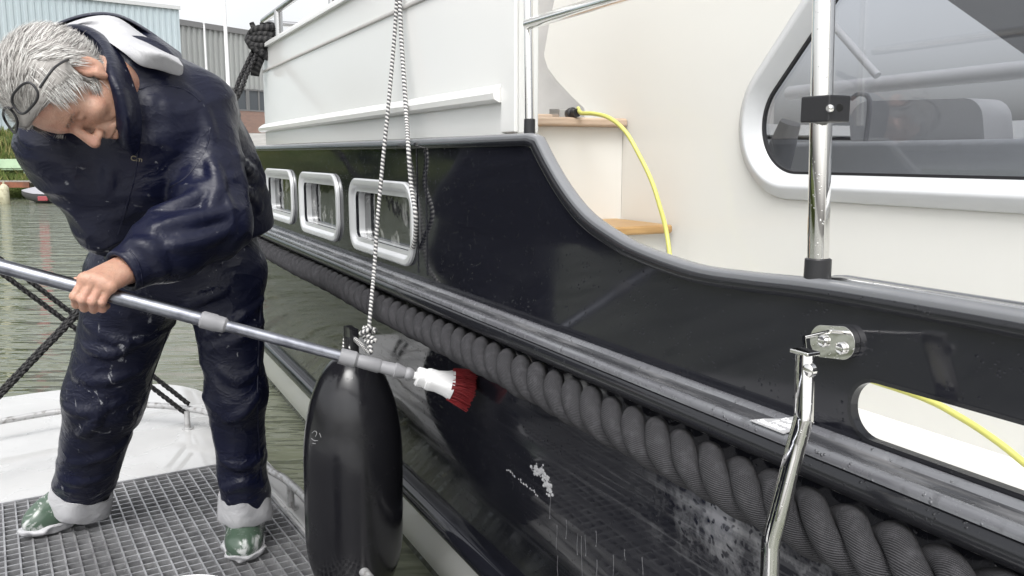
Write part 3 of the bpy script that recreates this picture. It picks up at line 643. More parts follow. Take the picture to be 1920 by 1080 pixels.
# hull side below the deck edge
mb = MB(); P = np.array(ed)
for off, z in ((0, 0),): pass
inn = []
N2 = np.gradient(P, axis=0)[:, :2]; N2 /= np.linalg.norm(N2, axis=1)[:, None]; N2 = np.stack([-N2[:, 1], N2[:, 0]], 1)
cen = np.array([G0[0]-.3, G0[1]-.5])
sg = np.sign(((P[:, :2]-cen)*N2).sum(1))[:, None]; N2 = N2*sg
rows = []
for off, z in ((-.012, -.031), (.010, -.04), (.012, -.09), (-.02, -.10), (-.05, -.45)):
    rows.append([np.array([p[0]+q[0]*off, p[1]+q[1]*off, ZO+DZ+z]) for p, q in zip(P, N2)])
n = len(P); mb.add([v for r in rows for v in r], [(i*n+k, i*n+k+1, (i+1)*n+k+1, (i+1)*n+k) for i in range(len(rows)-1) for k in range(n-1)]); mb.build('hull_side', M['deck'], wb, smooth=40)
mb = MB()                                                      # drip tray under the grating
mb.plate([tuple((G0+e1*a+e2*b)[:2]) for a, b in ((-.02, -.02), (GL+.02, -.02), (GL+.02, GW+.02), (-.02, GW+.02))], [], lambda a, b, t: np.array([a, b, ZO+DZ-.075-t]), .01); mb.build('bilge_tray', M['plastic'], wb, smooth=0)
mb = MB(); pit = .0385                                         # grating: deep bearing bars and round cross rods
k = 0
for i in range(int(GL/pit)+1):
    c = G0+e1*(i*pit+.012)+e2*GW/2-ZX*.0135; mb.box(c, e1, e2, ZX, .0027, GW/2-.006, .0125)
for j in range(int(GW/.040)+1):
    c = G0+e2*(j*.040+.016)+e1*GL/2-ZX*.0145; mb.box(c, e1, e2, ZX, GL/2-.006, .0030, .0115)
for c, hx_, hy_ in ((G0+e1*GL/2+e2*.002, GL/2, .004), (G0+e2*GW/2+e1*.002, .004, GW/2)):
    mb.box(c-ZX*.013, e1, e2, ZX, hx_, hy_, .0165)
mb.build('grating', M['galv'], wb, smooth=0)
RZ = -1.112
rp_px = [(-300, 850), (-150, 815), (0, 790), (115, 771), (245, 759), (350, 766), (410, 782), (465, 826), (500, 876), (540, 903), (600, 965), (690, 1082)]
rp = [onZ(*p, RZ) for p in rp_px]; t_ = rp[-1]-rp[-2]; rp.append(rp[-1]+t_*2)
mb = MB(); mb.tube(catmull(rp, 8), .0135, 14); tr = mb.build('toe_rail', M['pipe'], wb, smooth=60)
for px, py in ((350, 768), (544, 908), (-150, 815), (690, 1082)):
    p = onZ(px, py, RZ); mb = MB(); mb.lathe(np.array([p[0], p[1], ZO+DZ]), ZX, [(0, .026), (.004, .025), (.006, .0125), (abs(DZ-RZ)-.004, .0125)], 16); mb.build('rail_post', M['pipe'], wb, smooth=40)
# low inner coaming beside the grating
mb = MB(); mb.box(G0-e1*.018+e2*GW/2+ZX*.004, e1, e2, ZX, .006, GW/2, .005); mb.build('coaming', M['deck'], wb, smooth=30, bevel=.002)

# ------------------------------------------------------------------ mooring ropes
def laid(name, path, r, label, double=0, off=None):
    b = MB(); P = [np.array(p) for p in catmull(path, 16)]
    for q in ([0] if not double else [-1, 1]):
        Q = [p+(off*q*double if off is not None else 0) for p in P]; N = len(Q); T = np.gradient(np.array(Q), axis=0); T /= np.linalg.norm(T, axis=1)[:, None]
        ln = np.concatenate([[0], np.cumsum(np.linalg.norm(np.diff(np.array(Q), axis=0), axis=1))])
        # resample fine enough for the lay
        n = max(int(ln[-1]/.006), 8); tt = np.linspace(0, ln[-1], n); Qs = np.stack([np.interp(tt, ln, np.array(Q)[:, i]) for i in range(3)], 1)
        Tg = np.gradient(Qs, axis=0); Tg /= np.linalg.norm(Tg, axis=1)[:, None]; e = np.cross(Tg, ZX); e /= np.linalg.norm(e, axis=1)[:, None]; f = np.cross(Tg, e)
        for k in range(3):
            a = 2*math.pi*(tt/(r*7)+k/3); b.tube(Qs+(e*np.cos(a)[:, None]+f*np.sin(a)[:, None])*r*.5, r*.56, 6, caps=True)
    o = b.build(name, M['mooring'], None, smooth=80, fixn=False); return tag(o, label, 'rope', 'black mooring ropes of the workboat')
kd = at(487, 80, 3.97)
laid('mooring_rope', [kd, at(458, 140, 3.85), at(430, 200, 3.72), at(300, 400, 3.45), at(148, 582, 3.2), at(70, 665, 3.08), at(0, 738, 3.0), at(-90, 830, 2.9)], .0105,
     'doubled black rope from the knot on the white raised side down past the person', .0165, np.array([.9, 0, .45]))
pst = onZ(350, 768, RZ)
laid('mooring_rope', [at(-60, 455, 3.2), at(30, 520, 3.3), at(145, 607, 3.42), at(285, 715, 3.58), pst+ZX*.006], .0105, 'black rope running up left from the post of the toe rail', .022, np.array([.5, 0, .86]))
# knot of rope around the corner cleat
b = MB(); rnd = random.Random(8); kc = at(493, 75, 3.96)
for i in range(6):
    R = .045+.012*rnd.random(); ax1 = np.array([1, rnd.uniform(-.4, .4), rnd.uniform(-.5, .3)]); ax1 /= np.linalg.norm(ax1); ax2 = np.cross(ax1, [0.2, 1, .3]); ax2 /= np.linalg.norm(ax2)
    c = kc+ZX*(-.045+.018*i)+np.array([.006*rnd.gauss(0, 1), 0, 0]); b.tube([c+ax1*R*1.15*math.cos(t)+np.cross(ax2, ax1)*R*.9*math.sin(t)+ZX*.008*math.sin(2*t+i) for t in np.linspace(0, 2*math.pi, 26)], .0175, 8)
for dx in (-.03, .0, .02): b.tube([kc+ZX*.03+UX*0+np.array([dx, 0, 0]), kc+ZX*(.075)+np.array([dx*1.6, 0, 0])], [.014, .011], 8)
b.tube([kc-ZX*.03, kc+np.array([-.03, -.03, -.12]), kc+np.array([-.035, -.03, -.16])], [.03, .026, .02], 8)
kn_ = b.build('rope_knot', M['mooring'], None, smooth=80, fixn=False); tag(kn_, 'tangled knot of thick black rope on the corner of the white raised side', 'knot')

# ------------------------------------------------------------------ bucket at the lower edge
m = Mat('bucket_blue', (.03, .045, .12), .4); M['bblue'] = m.m
bc = onZ(338, 1126, -.93); bt = thing('bucket', (bc[0], bc[1], ZO+DZ), 'white rimmed bucket standing on the grating in front of the person', 'bucket')
mb = MB(); mb.lathe((bc[0], bc[1], ZO+DZ), ZX, [(.0, 0), (.0, .085), (.265, .112), (.266, .108), (.02, .08), (.02, 0)], 40); mb.build('bucket_body', M['bblue'], bt, smooth=40)
mb = MB(); mb.tube([np.array([bc[0]+.113*math.cos(t), bc[1]+.113*math.sin(t), ZO-.935]) for t in np.linspace(0, 2*math.pi, 48, endpoint=False)], .0055, 10, closed=True); mb.build('bucket_rim', M['bwhite'], bt, smooth=60)
mb = MB(); mb.tube([np.array([bc[0]+.118*math.cos(t), bc[1]+.118*math.sin(t)*.5, ZO-.95+.1*math.sin(t)*.2]) for t in np.linspace(0, math.pi, 24)], .003, 8); mb.build('bucket_handle', M['steel'], bt, smooth=60)

# ------------------------------------------------------------------ suds clinging to the hull and drips
m = Mat('suds', (.40, .40, .41), .25); m.bump(m.noise(160, 4), .6, .004); M['suds'] = m.m
def hull_d(z): return DH+np.interp(-z, [.36, .44, .55, .70, .86, 1.035], [.020, .022, .028, .052, .092, .140])
def onhull(px, py):
    D = .79
    for _ in range(6): s_, z_ = onD(px, py, D); D = hull_d(z_)
    return s_, z_, D
mb = MB(); rnd = random.Random(21)
for i in range(170):
    t = rnd.random(); px = 1014+18*t+rnd.gauss(0, 3.2); py = 878+44*t+rnd.gauss(0, 3.5)
    if rnd.random() < .2: px, py = 1005+rnd.gauss(0, 4), 884+rnd.gauss(0, 5)
    s_, z_, D = onhull(px, py); r = rnd.choice((.0012, .0018, .0026, .0040)); mb.lathe(Y(s_, D+.0005, z_), -NX, [(0, r), (r*.5, r*.9), (r*.85, r*.5), (r, 0)], 8)
mb.build('suds', M['suds'], yacht, smooth=60, fixn=False); mb = MB()
for i in range(26):
    t = i/25; s_, z_, D = onhull(950+58*t+rnd.gauss(0, 1.5), 880+48*t+rnd.gauss(0, 1.2)); r = rnd.uniform(.0008, .0018); mb.lathe(Y(s_, D, z_), -NX, [(0, r*1.6), (r*.7, r), (r, 0)], 7)
mb.build('suds', M['suds'], yacht, smooth=60, fixn=False); mb = MB()
M['run'] = Mat('soapy_run', (.20, .20, .21), .15).m
for px, y0, y1 in ((1032, 925, 972), (1044, 985, 1030), (1046, 1042, 1085), (1062, 975, 1010), (1083, 1000, 1040), (1091, 1005, 1085), (1098, 1003, 1042), (1118, 995, 1024), (1119, 1050, 1085), (1150, 1040, 1085), (1172, 1030, 1050), (1205, 1045, 1085)):
    mb = MB(); pts = []; n = 12
    for k in range(n):
        s_, z_, D = onhull(px+.9*math.sin(k*.35+px), y0+(y1-y0)*k/(n-1)); pts.append(Y(s_, D-.0002, z_))
    mb.tube(pts, [.0003+.0006*rnd.random() for _ in range(n-1)]+[rnd.choice((.0006, .0014))], 6); mb.build('water_run', M['run'], yacht, smooth=60, fixn=False)
# ------------------------------------------------------------------ water
m = Mat('harbour_water', (.13, .14, .10), .025, ior=1.333)
v1 = m.co((.36, 1.55, 1), rot=(0, 0, .10)); v2 = m.co((1.3, 4.5, 1), rot=(0, 0, -.25))
h = m.math('ADD', m.math('MULTIPLY', m.noise(1.5, 2, vec=v1, dist=.6), 1.0), m.math('MULTIPLY', m.noise(2.2, 2, vec=v2), .35))
m.bump(h, .85, .15); M['water'] = m.m
mb = MB(); mb.add([(-400, -60, 0), (400, -60, 0), (400, 29.6, 0), (-400, 29.6, 0)], [(0, 1, 2, 3)]); tag(mb.build('water', M['water'], None, origin=(0, 0, 0)), kind='structure')
# ------------------------------------------------------------------ far bank, quay, ground
m = Mat('grass_bank', (.06, .085, .022), .9, spec=.1); m.mixc(m.rng(m.noise(1.1, 5), .4, .65), (.12, .13, .045)); m.mixc(m.rng(m.noise(6, 4), .5, .75), (.03, .05, .015)); m.bump(m.noise(7, 5), .9, .3); M['grass'] = m.m
m = Mat('quay_concrete', (.34, .33, .31), .85); m.mixc(m.rng(m.noise(1.2, 6), .4, .7), (.22, .215, .20)); m.bump(m.noise(12, 5), .3, .03); M['concrete'] = m.m
m = Mat('gravel_ground', (.36, .35, .33), .9); m.mixc(m.rng(m.noise(.8, 6), .4, .7), (.25, .245, .23)); m.bump(m.noise(30, 3), .4, .02); M['ground'] = m.m
QZ = 1.05
def W(x, y, z): return (x, y, z+ZO)
mb = MB(); mb.add([W(-400, 40.5, QZ), W(400, 40.5, QZ), W(400, 600, QZ+.1), W(-400, 600, QZ+.1)], [(0, 1, 2, 3)]); tag(mb.build('ground', M['ground'], None), kind='structure')
mb = MB(); xs = np.linspace(-60, -13.0, 60); rr_ = random.Random(5); prof = [(29.3, -1.55), (29.5, -.95), (31.0, -.55), (33.5, .15), (36.5, .75), (40.6, QZ+.004)]
vs = []
for x in xs:
    for i, (y, z) in enumerate(prof): vs.append(W(x+.2*rr_.random(), y+(0 if i in (0, 5) else .5*(rr_.random()-.5)), z+(0 if i in (0, 5) else .22*(rr_.random()-.5))))
k = len(prof); mb.add(vs, [(i*k+j, i*k+j+1, (i+1)*k+j+1, (i+1)*k+j) for i in range(len(xs)-1) for j in range(k-1)]); tag(mb.build('grass_bank', M['grass'], None, smooth=80), kind='structure')
mb = MB(); mb.add([W(-13.2, 29.3, -1.6), W(60, 29.3, -1.6), W(60, 29.8, -.7), W(-13.2, 29.8, -.7), W(60, 40.6, QZ+.004), W(-13.2, 40.6, QZ+.004)], [(0, 1, 2, 3), (3, 2, 4, 5)]); tag(mb.build('quay', M['concrete'], None, smooth=0), kind='structure')
# tufts of rough grass on the bank
mb = MB(); rnd = random.Random(12)
for i in range(5200):
    x = rnd.uniform(-24.5, -13); q = rnd.random(); y = 29.7+q*10.5; z = np.interp(y, [p[0] for p in prof], [p[1] for p in prof])
    a = rnd.uniform(0, 6.28); hgt = rnd.uniform(.12, .42)*(1.4 if rnd.random() < .1 else 1); wv_ = rnd.uniform(.02, .06); lx, ly = rnd.gauss(0, .12), rnd.gauss(0, .12)
    mb.add([W(x-wv_*math.cos(a), y-wv_*math.sin(a), z-.08), W(x+wv_*math.cos(a), y+wv_*math.sin(a), z-.08), W(x+lx, y+ly, z+hgt)], [(0, 1, 2)], 0 if rnd.random() < .6 else 1)
m = Mat('grass_blade', (.085, .115, .03), .8, spec=.15); m2 = Mat('grass_blade_dry', (.20, .19, .075), .8, spec=.15)
tag(mb.build('rough_grass', [m.m, m2.m], None, smooth=0, fixn=False), kind='stuff')
# ------------------------------------------------------------------ sheds behind the quay
def clad(name, c, c2, pitch):
    m = Mat(name, c, .6); m.mixc(m.rng(m.noise(.25, 5), .4, .7, 0, .5), c2); m.mixc(m.rng(m.noise(2.2, 5, vec=m.co((1, 1, .08))), .5, .8, 0, .5), c2); return m.m
M['bluec'] = clad('blue_cladding', (.43, .50, .53), (.48, .54, .56), .3); M['greyc'] = clad('grey_cladding', (.34, .35, .34), (.28, .285, .28), .3)
m = Mat('brick', (.26, .15, .11), .9); bt_ = m.new('ShaderNodeTexBrick'); bt_.inputs['Scale'].default_value = 4; bt_.inputs['Color1'].default_value = (.30, .17, .13, 1); bt_.inputs['Color2'].default_value = (.22, .13, .10, 1); bt_.inputs['Mortar'].default_value = (.35, .32, .29, 1)
m.link(m.co((1, 1, 1), rot=(math.pi/2, 0, 0)), bt_.inputs['Vector']); m.link(bt_.outputs[0], m.b.inputs['Base Color']); M['brick'] = m.m
M['shedglass'] = Mat('shed_glass', (.09, .10, .11), .12).m; M['shedtrim'] = Mat('shed_trim', (.18, .18, .18), .6).m; M['flash'] = Mat('roof_flashing', (.55, .56, .56), .5).m
def wallbits(R, px_l, py_l, depR):
    """a wall plane through the roof corner R(px,py) at depth depR whose roof line passes (px_l,py_l)"""
    A = at(*R, depR); zz = A[2]-ZO; r = ray(px_l, py_l); B = r*zz/r[2]+CZ; d = A-B; d[2] = 0; return A, d/np.linalg.norm(d)
def shed(name, R, Lp_, dep, length, label, mat, pitch, amp, z0, depth=14, flash=.18):
    A, d = wallbits(R, *Lp_, dep); nrm = np.array([d[1], -d[0], 0]); nrm = nrm if nrm[1] < 0 else -nrm
    root = thing(name, (A[0], A[1], ZO+QZ), label, 'shed'); top = A[2]-ZO
    b = MB(); n = int(length/pitch); pts = []
    for i in range(n+1):                                       # trapezoid ribs, wall runs left from A
        for q, o in ((0, 0), (.40, 0), (.5, amp), (.9, amp)):
            pts.append((-(i+q)*pitch, o))
    vs = []
    for z in (z0, top):
        for a, o in pts: p = np.array([A[0], A[1], 0])+d*a+nrm*o; vs.append((p[0], p[1], z+ZO))
    k = len(pts); b.add(vs, [(i, i+1, k+i+1, k+i) for i in range(k-1)]); b.build('wall', mat, root, smooth=0)
    b = MB(); base = np.array([A[0], A[1], 0]); Lr = n*pitch   # end wall, roof, back
    c = [base+nrm*-.02, base-nrm*depth, base-nrm*depth-d*Lr, base-d*Lr+nrm*-.02]
    b.add([(*p[:2], ZO+QZ) for p in c]+[(*p[:2], ZO+top) for p in c], [(0, 1, 5, 4), (1, 2, 6, 5), (2, 3, 7, 6)]); b.build('end_wall', mat, root, smooth=0)
    b = MB(); b.add([(*(p+q*nrm)[:2], ZO+top+z) for p, q, z in ((base, .05, .02), (base-nrm*depth, 0, .9), (base-nrm*depth-d*Lr, 0, .9), (base-d*Lr, .05, .02))], [(0, 1, 2, 3)]); b.build('roof', M['flash'], root, smooth=0)
    b = MB(); b.box(base-d*Lr/2+nrm*(amp+.04)+np.array([0, 0, ZO+top-flash/2+.06]), d, nrm, ZX, Lr/2+.05, .05, flash/2); b.build('eaves_trim', M['flash'] if flash < .3 else M['shedtrim'], root, smooth=0)
    return root, A, d, nrm, top
shed('storage_shed', (335, 14), (180, -3), 46, 26, 'pale blue corrugated storage shed on the far bank', M['bluec'], .30, .035, QZ)
root, A, d, nrm, top = shed('factory_shed', (500, 64), (340, 39), 62, 30, 'grey ribbed factory shed with a band of windows above brick', M['greyc'], .42, .10, (at(470, 166, 60)[2]-ZO), flash=.35)
base = np.array([A[0], A[1], 0]); zb0 = at(470, 208, 60)[2]-ZO; zt0 = at(470, 166, 60)[2]-ZO
b = MB(); b.box(base-d*15+nrm*-.1+np.array([0, 0, ZO+(QZ+zb0)/2]), d, nrm, ZX, 15, .15, (zb0-QZ)/2); b.build('brick_base', M['brick'], root, smooth=0)
for i in range(15):
    c = base-d*(1.0+2.0*i)+np.array([0, 0, ZO+(zb0+zt0)/2]); b = MB(); hh = (zt0-zb0)/2
    for s_ in (-1, 1): b.box(c+d*s_*.93+nrm*.02, d, nrm, ZX, .06, .05, hh-.01)
    b.box(c+nrm*.02, d, nrm, ZX, .05, .04, hh-.08); b.box(c+ZX*(hh-.05)+nrm*.025, d, nrm, ZX, .99, .05, .05); b.box(c-ZX*(hh-.05)+nrm*.025, d, nrm, ZX, .99, .05, .05)
    f = b.build('window', M['shedtrim'], root, smooth=0); b = MB(); b.box(c-nrm*.03, d, nrm, ZX, .93, .01, hh-.06); b.build('pane', M['shedglass'], f, smooth=0)
    if i > 7: break
b = MB(); b.box(base-d*15+nrm*-.35+np.array([0, 0, ZO+(zb0+zt0)/2]), d, nrm, ZX, 15, .1, (zt0-zb0)/2+.1); b.build('inner_wall', M['shedtrim'], root, smooth=0)
def lamp(px, yt, yb, dep, r, label, arm):
    p0 = at(px, yb, dep); pz = at(px, yt, dep)[2]; t = thing('street_lamp', (p0[0], p0[1], ZO+QZ), label, 'lamp post', 'white posts on the far quay')
    b = MB(); b.lathe((p0[0], p0[1], ZO+QZ), ZX, [(0, r*1.6), (.9, r*1.6), (1.0, r), (pz-ZO-QZ, r*.7)], 12); b.build('post', M['bwhite'], t, smooth=40)
    if arm:
        b = MB(); b.tube(catmull([np.array([p0[0], p0[1], pz-.05]), np.array([p0[0]+.05, p0[1], pz+.4]), np.array([p0[0]+.9, p0[1], pz+.7])], 6), r*.5, 8); b.box((p0[0]+1.2, p0[1], pz+.72), (1, 0, 0), (0, 1, 0), ZX, .4, .14, .07); b.build('lamp_head', M['bwhite'], t, smooth=40)
    else:
        b = MB(); b.lathe((p0[0], p0[1], pz), ZX, [(0, r*.9), (.06, r*.9), (.1, 0)], 12); b.build('post_cap', M['flash'], t, smooth=40)
lamp(432, -90, 242, 52, .125, 'tall white lamp post in front of the grey ribbed shed', True)
lamp(393, 45, 242, 55, .085, 'short white post standing left of the tall lamp post', False)
# ------------------------------------------------------------------ landing stage, dinghy, pile on the left
M['wood'] = (lambda m: m.mixc(m.rng(m.noise(5, 5, vec=m.co((.6, 8, 8))), .4, .65), (.16, .145, .12)).m)(Mat('grey_planks', (.30, .285, .255), .85))
M['rust'] = (lambda m: m.mixc(m.rng(m.noise(4, 5), .4, .65), (.13, .055, .035)).m)(Mat('rusty_steel', (.24, .09, .05), .8))
lst = thing('landing_stage', W(-16.6, 28.6, -1.42), 'weathered wooden landing stage at the foot of the grass bank', 'jetty')
yv = 28.6; zt_ = at(60, 339, yv)[2]-ZO
b = MB()
for i in range(8): b.box(W(-15.9+.0*i, yv-.55+.16*i, zt_-.03+.004*(i % 2)), (1, 0, 0), (0, 1, 0), ZX, 2.6, .07, .022)
b.build('planking', M['wood'], lst, smooth=0)
b = MB(); b.box(W(-16.6, yv-.66, zt_-.11), (1, 0, 0), (0, 1, 0), ZX, .9, .03, .09); b.build('edge_beam', M['rust'], lst, smooth=0)
for x in (-17.4, -15.9, -14.2): b = MB(); b.lathe(W(x, yv-.2, -2.2), ZX, [(0, .09), (2.2+zt_-.06, .09), (2.2+zt_-.055, 0)], 12); b.build('pile', M['wood'], lst, smooth=40)
for kx, r1, lab in ((8, .0, 0),):
    p = at(10, 385, 25.5); q = thing('mooring_pile', (p[0], p[1], -1.0), 'rusty mooring pile with a pale yellowish fender strapped to it', 'pile')
    b = MB(); b.lathe((p[0]-.10, p[1]+.17, -1.0), ZX, [(0, .13), (1.55, .13), (1.58, 0)], 14); b.build('post', M['rust'], q, smooth=40)
    zt2 = at(10, 345, 25.5)[2]; zb2 = at(10, 386, 25.5)[2]; m = Mat('faded_fender', (.50, .48, .34), .6); m.mixc(m.rng(m.noise(9, 4), .45, .7), (.30, .27, .17))
    b = MB(); hgt = zt2-zb2; b.lathe((p[0], p[1], zb2), ZX, [(0, .02), (.01, .10), (.06, .14), (hgt-.10, .13), (hgt-.03, .08), (hgt, .03), (hgt+.08, .03), (hgt+.08, 0)], 18); b.build('strapped_fender', m.m, q, smooth=50)
p = at(20, 307, 30.6); m = Mat('pale_green_sheet', (.34, .46, .30), .6); m.mixc(m.rng(m.noise(3, 5), .45, .7, 0, .6), (.24, .33, .22))
b = MB(); hh = (at(20, 297, 30.6)-at(20, 315, 30.6))[2]/2; b.box((p[0]-.05, p[1], p[2]), (1, 0, 0), (0, .25, .97), (0, -.97, .25), .60, hh, .02); b.box((p[0]-.05, p[1]+.02, p[2]-hh*1.15), (1, 0, 0), (0, 1, 0), ZX, .62, .05, .03)
for s_ in (-.5, .45): b.box((p[0]+s_, p[1]+.05, p[2]-hh*1.9), (1, 0, 0), (0, 1, 0), ZX, .03, .03, hh*1.2)
o = b.build('notice_board', m.m, None, smooth=30, bevel=.006); tag(o, 'pale green blank board lying on the grass bank', 'board')
# dinghy
c = at(112, 366, 26.2); dg = thing('dinghy', (c[0], c[1], -.05), 'small grey covered dinghy with a red patch moored at the landing stage', 'dinghy')
b = MB(); secs = []
for q, wd, zk, zg in ((-1.15, .02, .22, .36), (-.95, .22, .10, .33), (-.6, .40, .0, .28), (0, .50, -.05, .26), (.7, .50, -.05, .26), (1.2, .44, .0, .27)):
    secs.append([np.array([c[0]+q, c[1]+s_*wd*a, zz]) for s_, a, zz in ((-1, 1, zg), (-1, .85, (zg+zk)/2), (-1, .35, zk), (1, .35, zk), (1, .85, (zg+zk)/2), (1, 1, zg))])
n = 6; b.add([v for s_ in secs for v in s_], [(i*n+k, i*n+k+1, (i+1)*n+k+1, (i+1)*n+k) for i in range(len(secs)-1) for k in range(n-1)]+[tuple(range((len(secs)-1)*n, len(secs)*n))]); b.build('hull', Mat('dinghy_hull', (.13, .13, .14), .4).m, dg, smooth=50)
b = MB(); vs = []
for sct, hh in zip(secs, (.02, .10, .22, .26, .24, .1)):
    a_, e_ = sct[0], sct[5]
    for k in range(7): t = k/6; vs.append(a_+(e_-a_)*t+ZX*(hh*math.sin(math.pi*t)+.01))
n = 7; b.add(vs, [(i*n+k, i*n+k+1, (i+1)*n+k+1, (i+1)*n+k) for i in range(len(secs)-1) for k in range(n-1)]); b.build('cover', Mat('tarpaulin', (.30, .30, .32), .55).m, dg, smooth=50)
b = MB(); b.box((c[0]-.25, c[1]-.50, .15), (1, 0, 0), (0, 1, 0), ZX, .15, .03, .07); b.build('patch', Mat('red_patch', (.30, .06, .07), .6).m, dg, smooth=30, bevel=.02)
# ------------------------------------------------------------------ trees on the left shore (seen mirrored in the yacht's paint)
m = Mat('bark', (.08, .065, .05), .9); M['bark'] = m.m
LM = [Mat('leaf', (.045, .075, .02), .7, spec=.2).m, Mat('leaf_pale', (.075, .105, .03), .7, spec=.2).m, Mat('leaf_dark', (.022, .04, .012), .8, spec=.15).m]
def tree(x, y, h, seed, label):
    rnd = random.Random(seed); t = thing('broadleaf_tree', (x, y, -.2), label, 'tree', 'trees on the left shore'); b = MB(); pts = []
    trunk = [np.array([x+.1*i*rnd.gauss(0, 1), y+.1*i*rnd.gauss(0, 1), -.3+h*.16*i]) for i in range(5)]; b.tube(catmull(trunk, 4), np.linspace(.24, .07, 17), 8)
    for k in range(9):
        o = trunk[1+k % 4]; a = rnd.uniform(0, 6.28); e = o+np.array([math.cos(a), math.sin(a), .8])*h*rnd.uniform(.16, .28); b.tube([o, (o+e)/2+ZX*.2, e], [.09, .06, .03], 6); pts += [e, (o+e)/2]
    b.build('trunk', M['bark'], t, smooth=60); b = MB(); pts.append(trunk[-1])
    for q in range(len(pts)*3):
        c = pts[q % len(pts)]+np.array([rnd.gauss(0, .5), rnd.gauss(0, .5), rnd.gauss(.2, .5)])*h*.12; R = h*rnd.uniform(.07, .13)
        for k in range(60):
            v = np.array([rnd.gauss(0, 1) for _ in range(3)]); v /= np.linalg.norm(v); p = c+v*R*rnd.uniform(.5, 1.1); e = np.array([rnd.gauss(0, 1) for _ in range(3)]); e /= np.linalg.norm(e); g = np.cross(e, v); s_ = rnd.uniform(.08, .17)
            b.add([p-e*s_, p+g*s_*.6, p+e*s_, p-g*s_*.6], [(0, 1, 2, 3)], rnd.choice((0, 0, 1, 2)))
    b.build('crown', LM, t, smooth=0, fixn=False)
LT = ('broadleaf tree standing on the left shore beyond the water')
for i, (x, y, h) in enumerate(((-25, 27.5, 5.5), (-27, 21, 6.5), (-27, 15, 5.0))): tree(x, y, h, 20+i, LT)
mb = MB(); mb.plate([(-60, -12), (-22.5, -12), (-22.2, 10), (-22.6, 29.2), (-60, 29.2)], [], lambda a, b, t: W(a, b, -.9-t), .8); tag(mb.build('left_shore', M['grass'], None, smooth=0), kind='structure')
# ------------------------------------------------------------------ implicit surfaces (for the person)
_rs = np.random.RandomState(11); _tab = _rs.rand(8192).astype(np.float32)
def vnoise(p):
    p = p+1000.0; i = np.floor(p).astype(np.int64); f = (p-i).astype(np.float32); f = f*f*(3-2*f); out = 0
    for dx in (0, 1):
        wx = f[:, 0] if dx else 1-f[:, 0]
        for dy in (0, 1):
            wy = f[:, 1] if dy else 1-f[:, 1]
            for dz_ in (0, 1):
                wz_ = f[:, 2] if dz_ else 1-f[:, 2]
                h = ((i[:, 0]+dx)*73856093 ^ (i[:, 1]+dy)*19349663 ^ (i[:, 2]+dz_)*83492791) & 8191
                out = out+_tab[h]*wx*wy*wz_
    return out
def cap(a, b, ra, rb): 
    a, b = np.array(a, float), np.array(b, float); ba = b-a; l2 = ba @ ba
    def f(p):
        t = np.clip(((p-a) @ ba)/l2, 0, 1); return np.linalg.norm(p-a-t[:, None]*ba, axis=1)-(ra+(rb-ra)*t)
    return f
def ell(c, r, R=None):
    c, r = np.array(c, float), np.array(r, float)
    def f(p):
        q = p-c; q = q if R is None else q @ R.T
        k0 = np.linalg.norm(q/r, axis=1); k1 = np.linalg.norm(q/(r*r), axis=1)+1e-9; return k0*(k0-1)/k1
    return f
def smin(a, b, k): h = np.clip(.5+.5*(b-a)/k, 0, 1); return b+(a-b)*h-k*h*(1-h)
def smax(a, b, k): return -smin(-a, -b, k)
def union(fs, k):
    def f(p):
        d = fs[0](p)
        for g in fs[1:]: d = smin(d, g(p), k)
        return d
    return f
def local(f, c, rad):                                          # evaluate only near c, far field elsewhere
    c = np.array(c, float)
    def g(p):
        q = np.linalg.norm(p-c, axis=1); d = q-rad+.03; mk = q < rad+.02
        if mk.any(): d[mk] = f(p[mk])
        return d
    return g
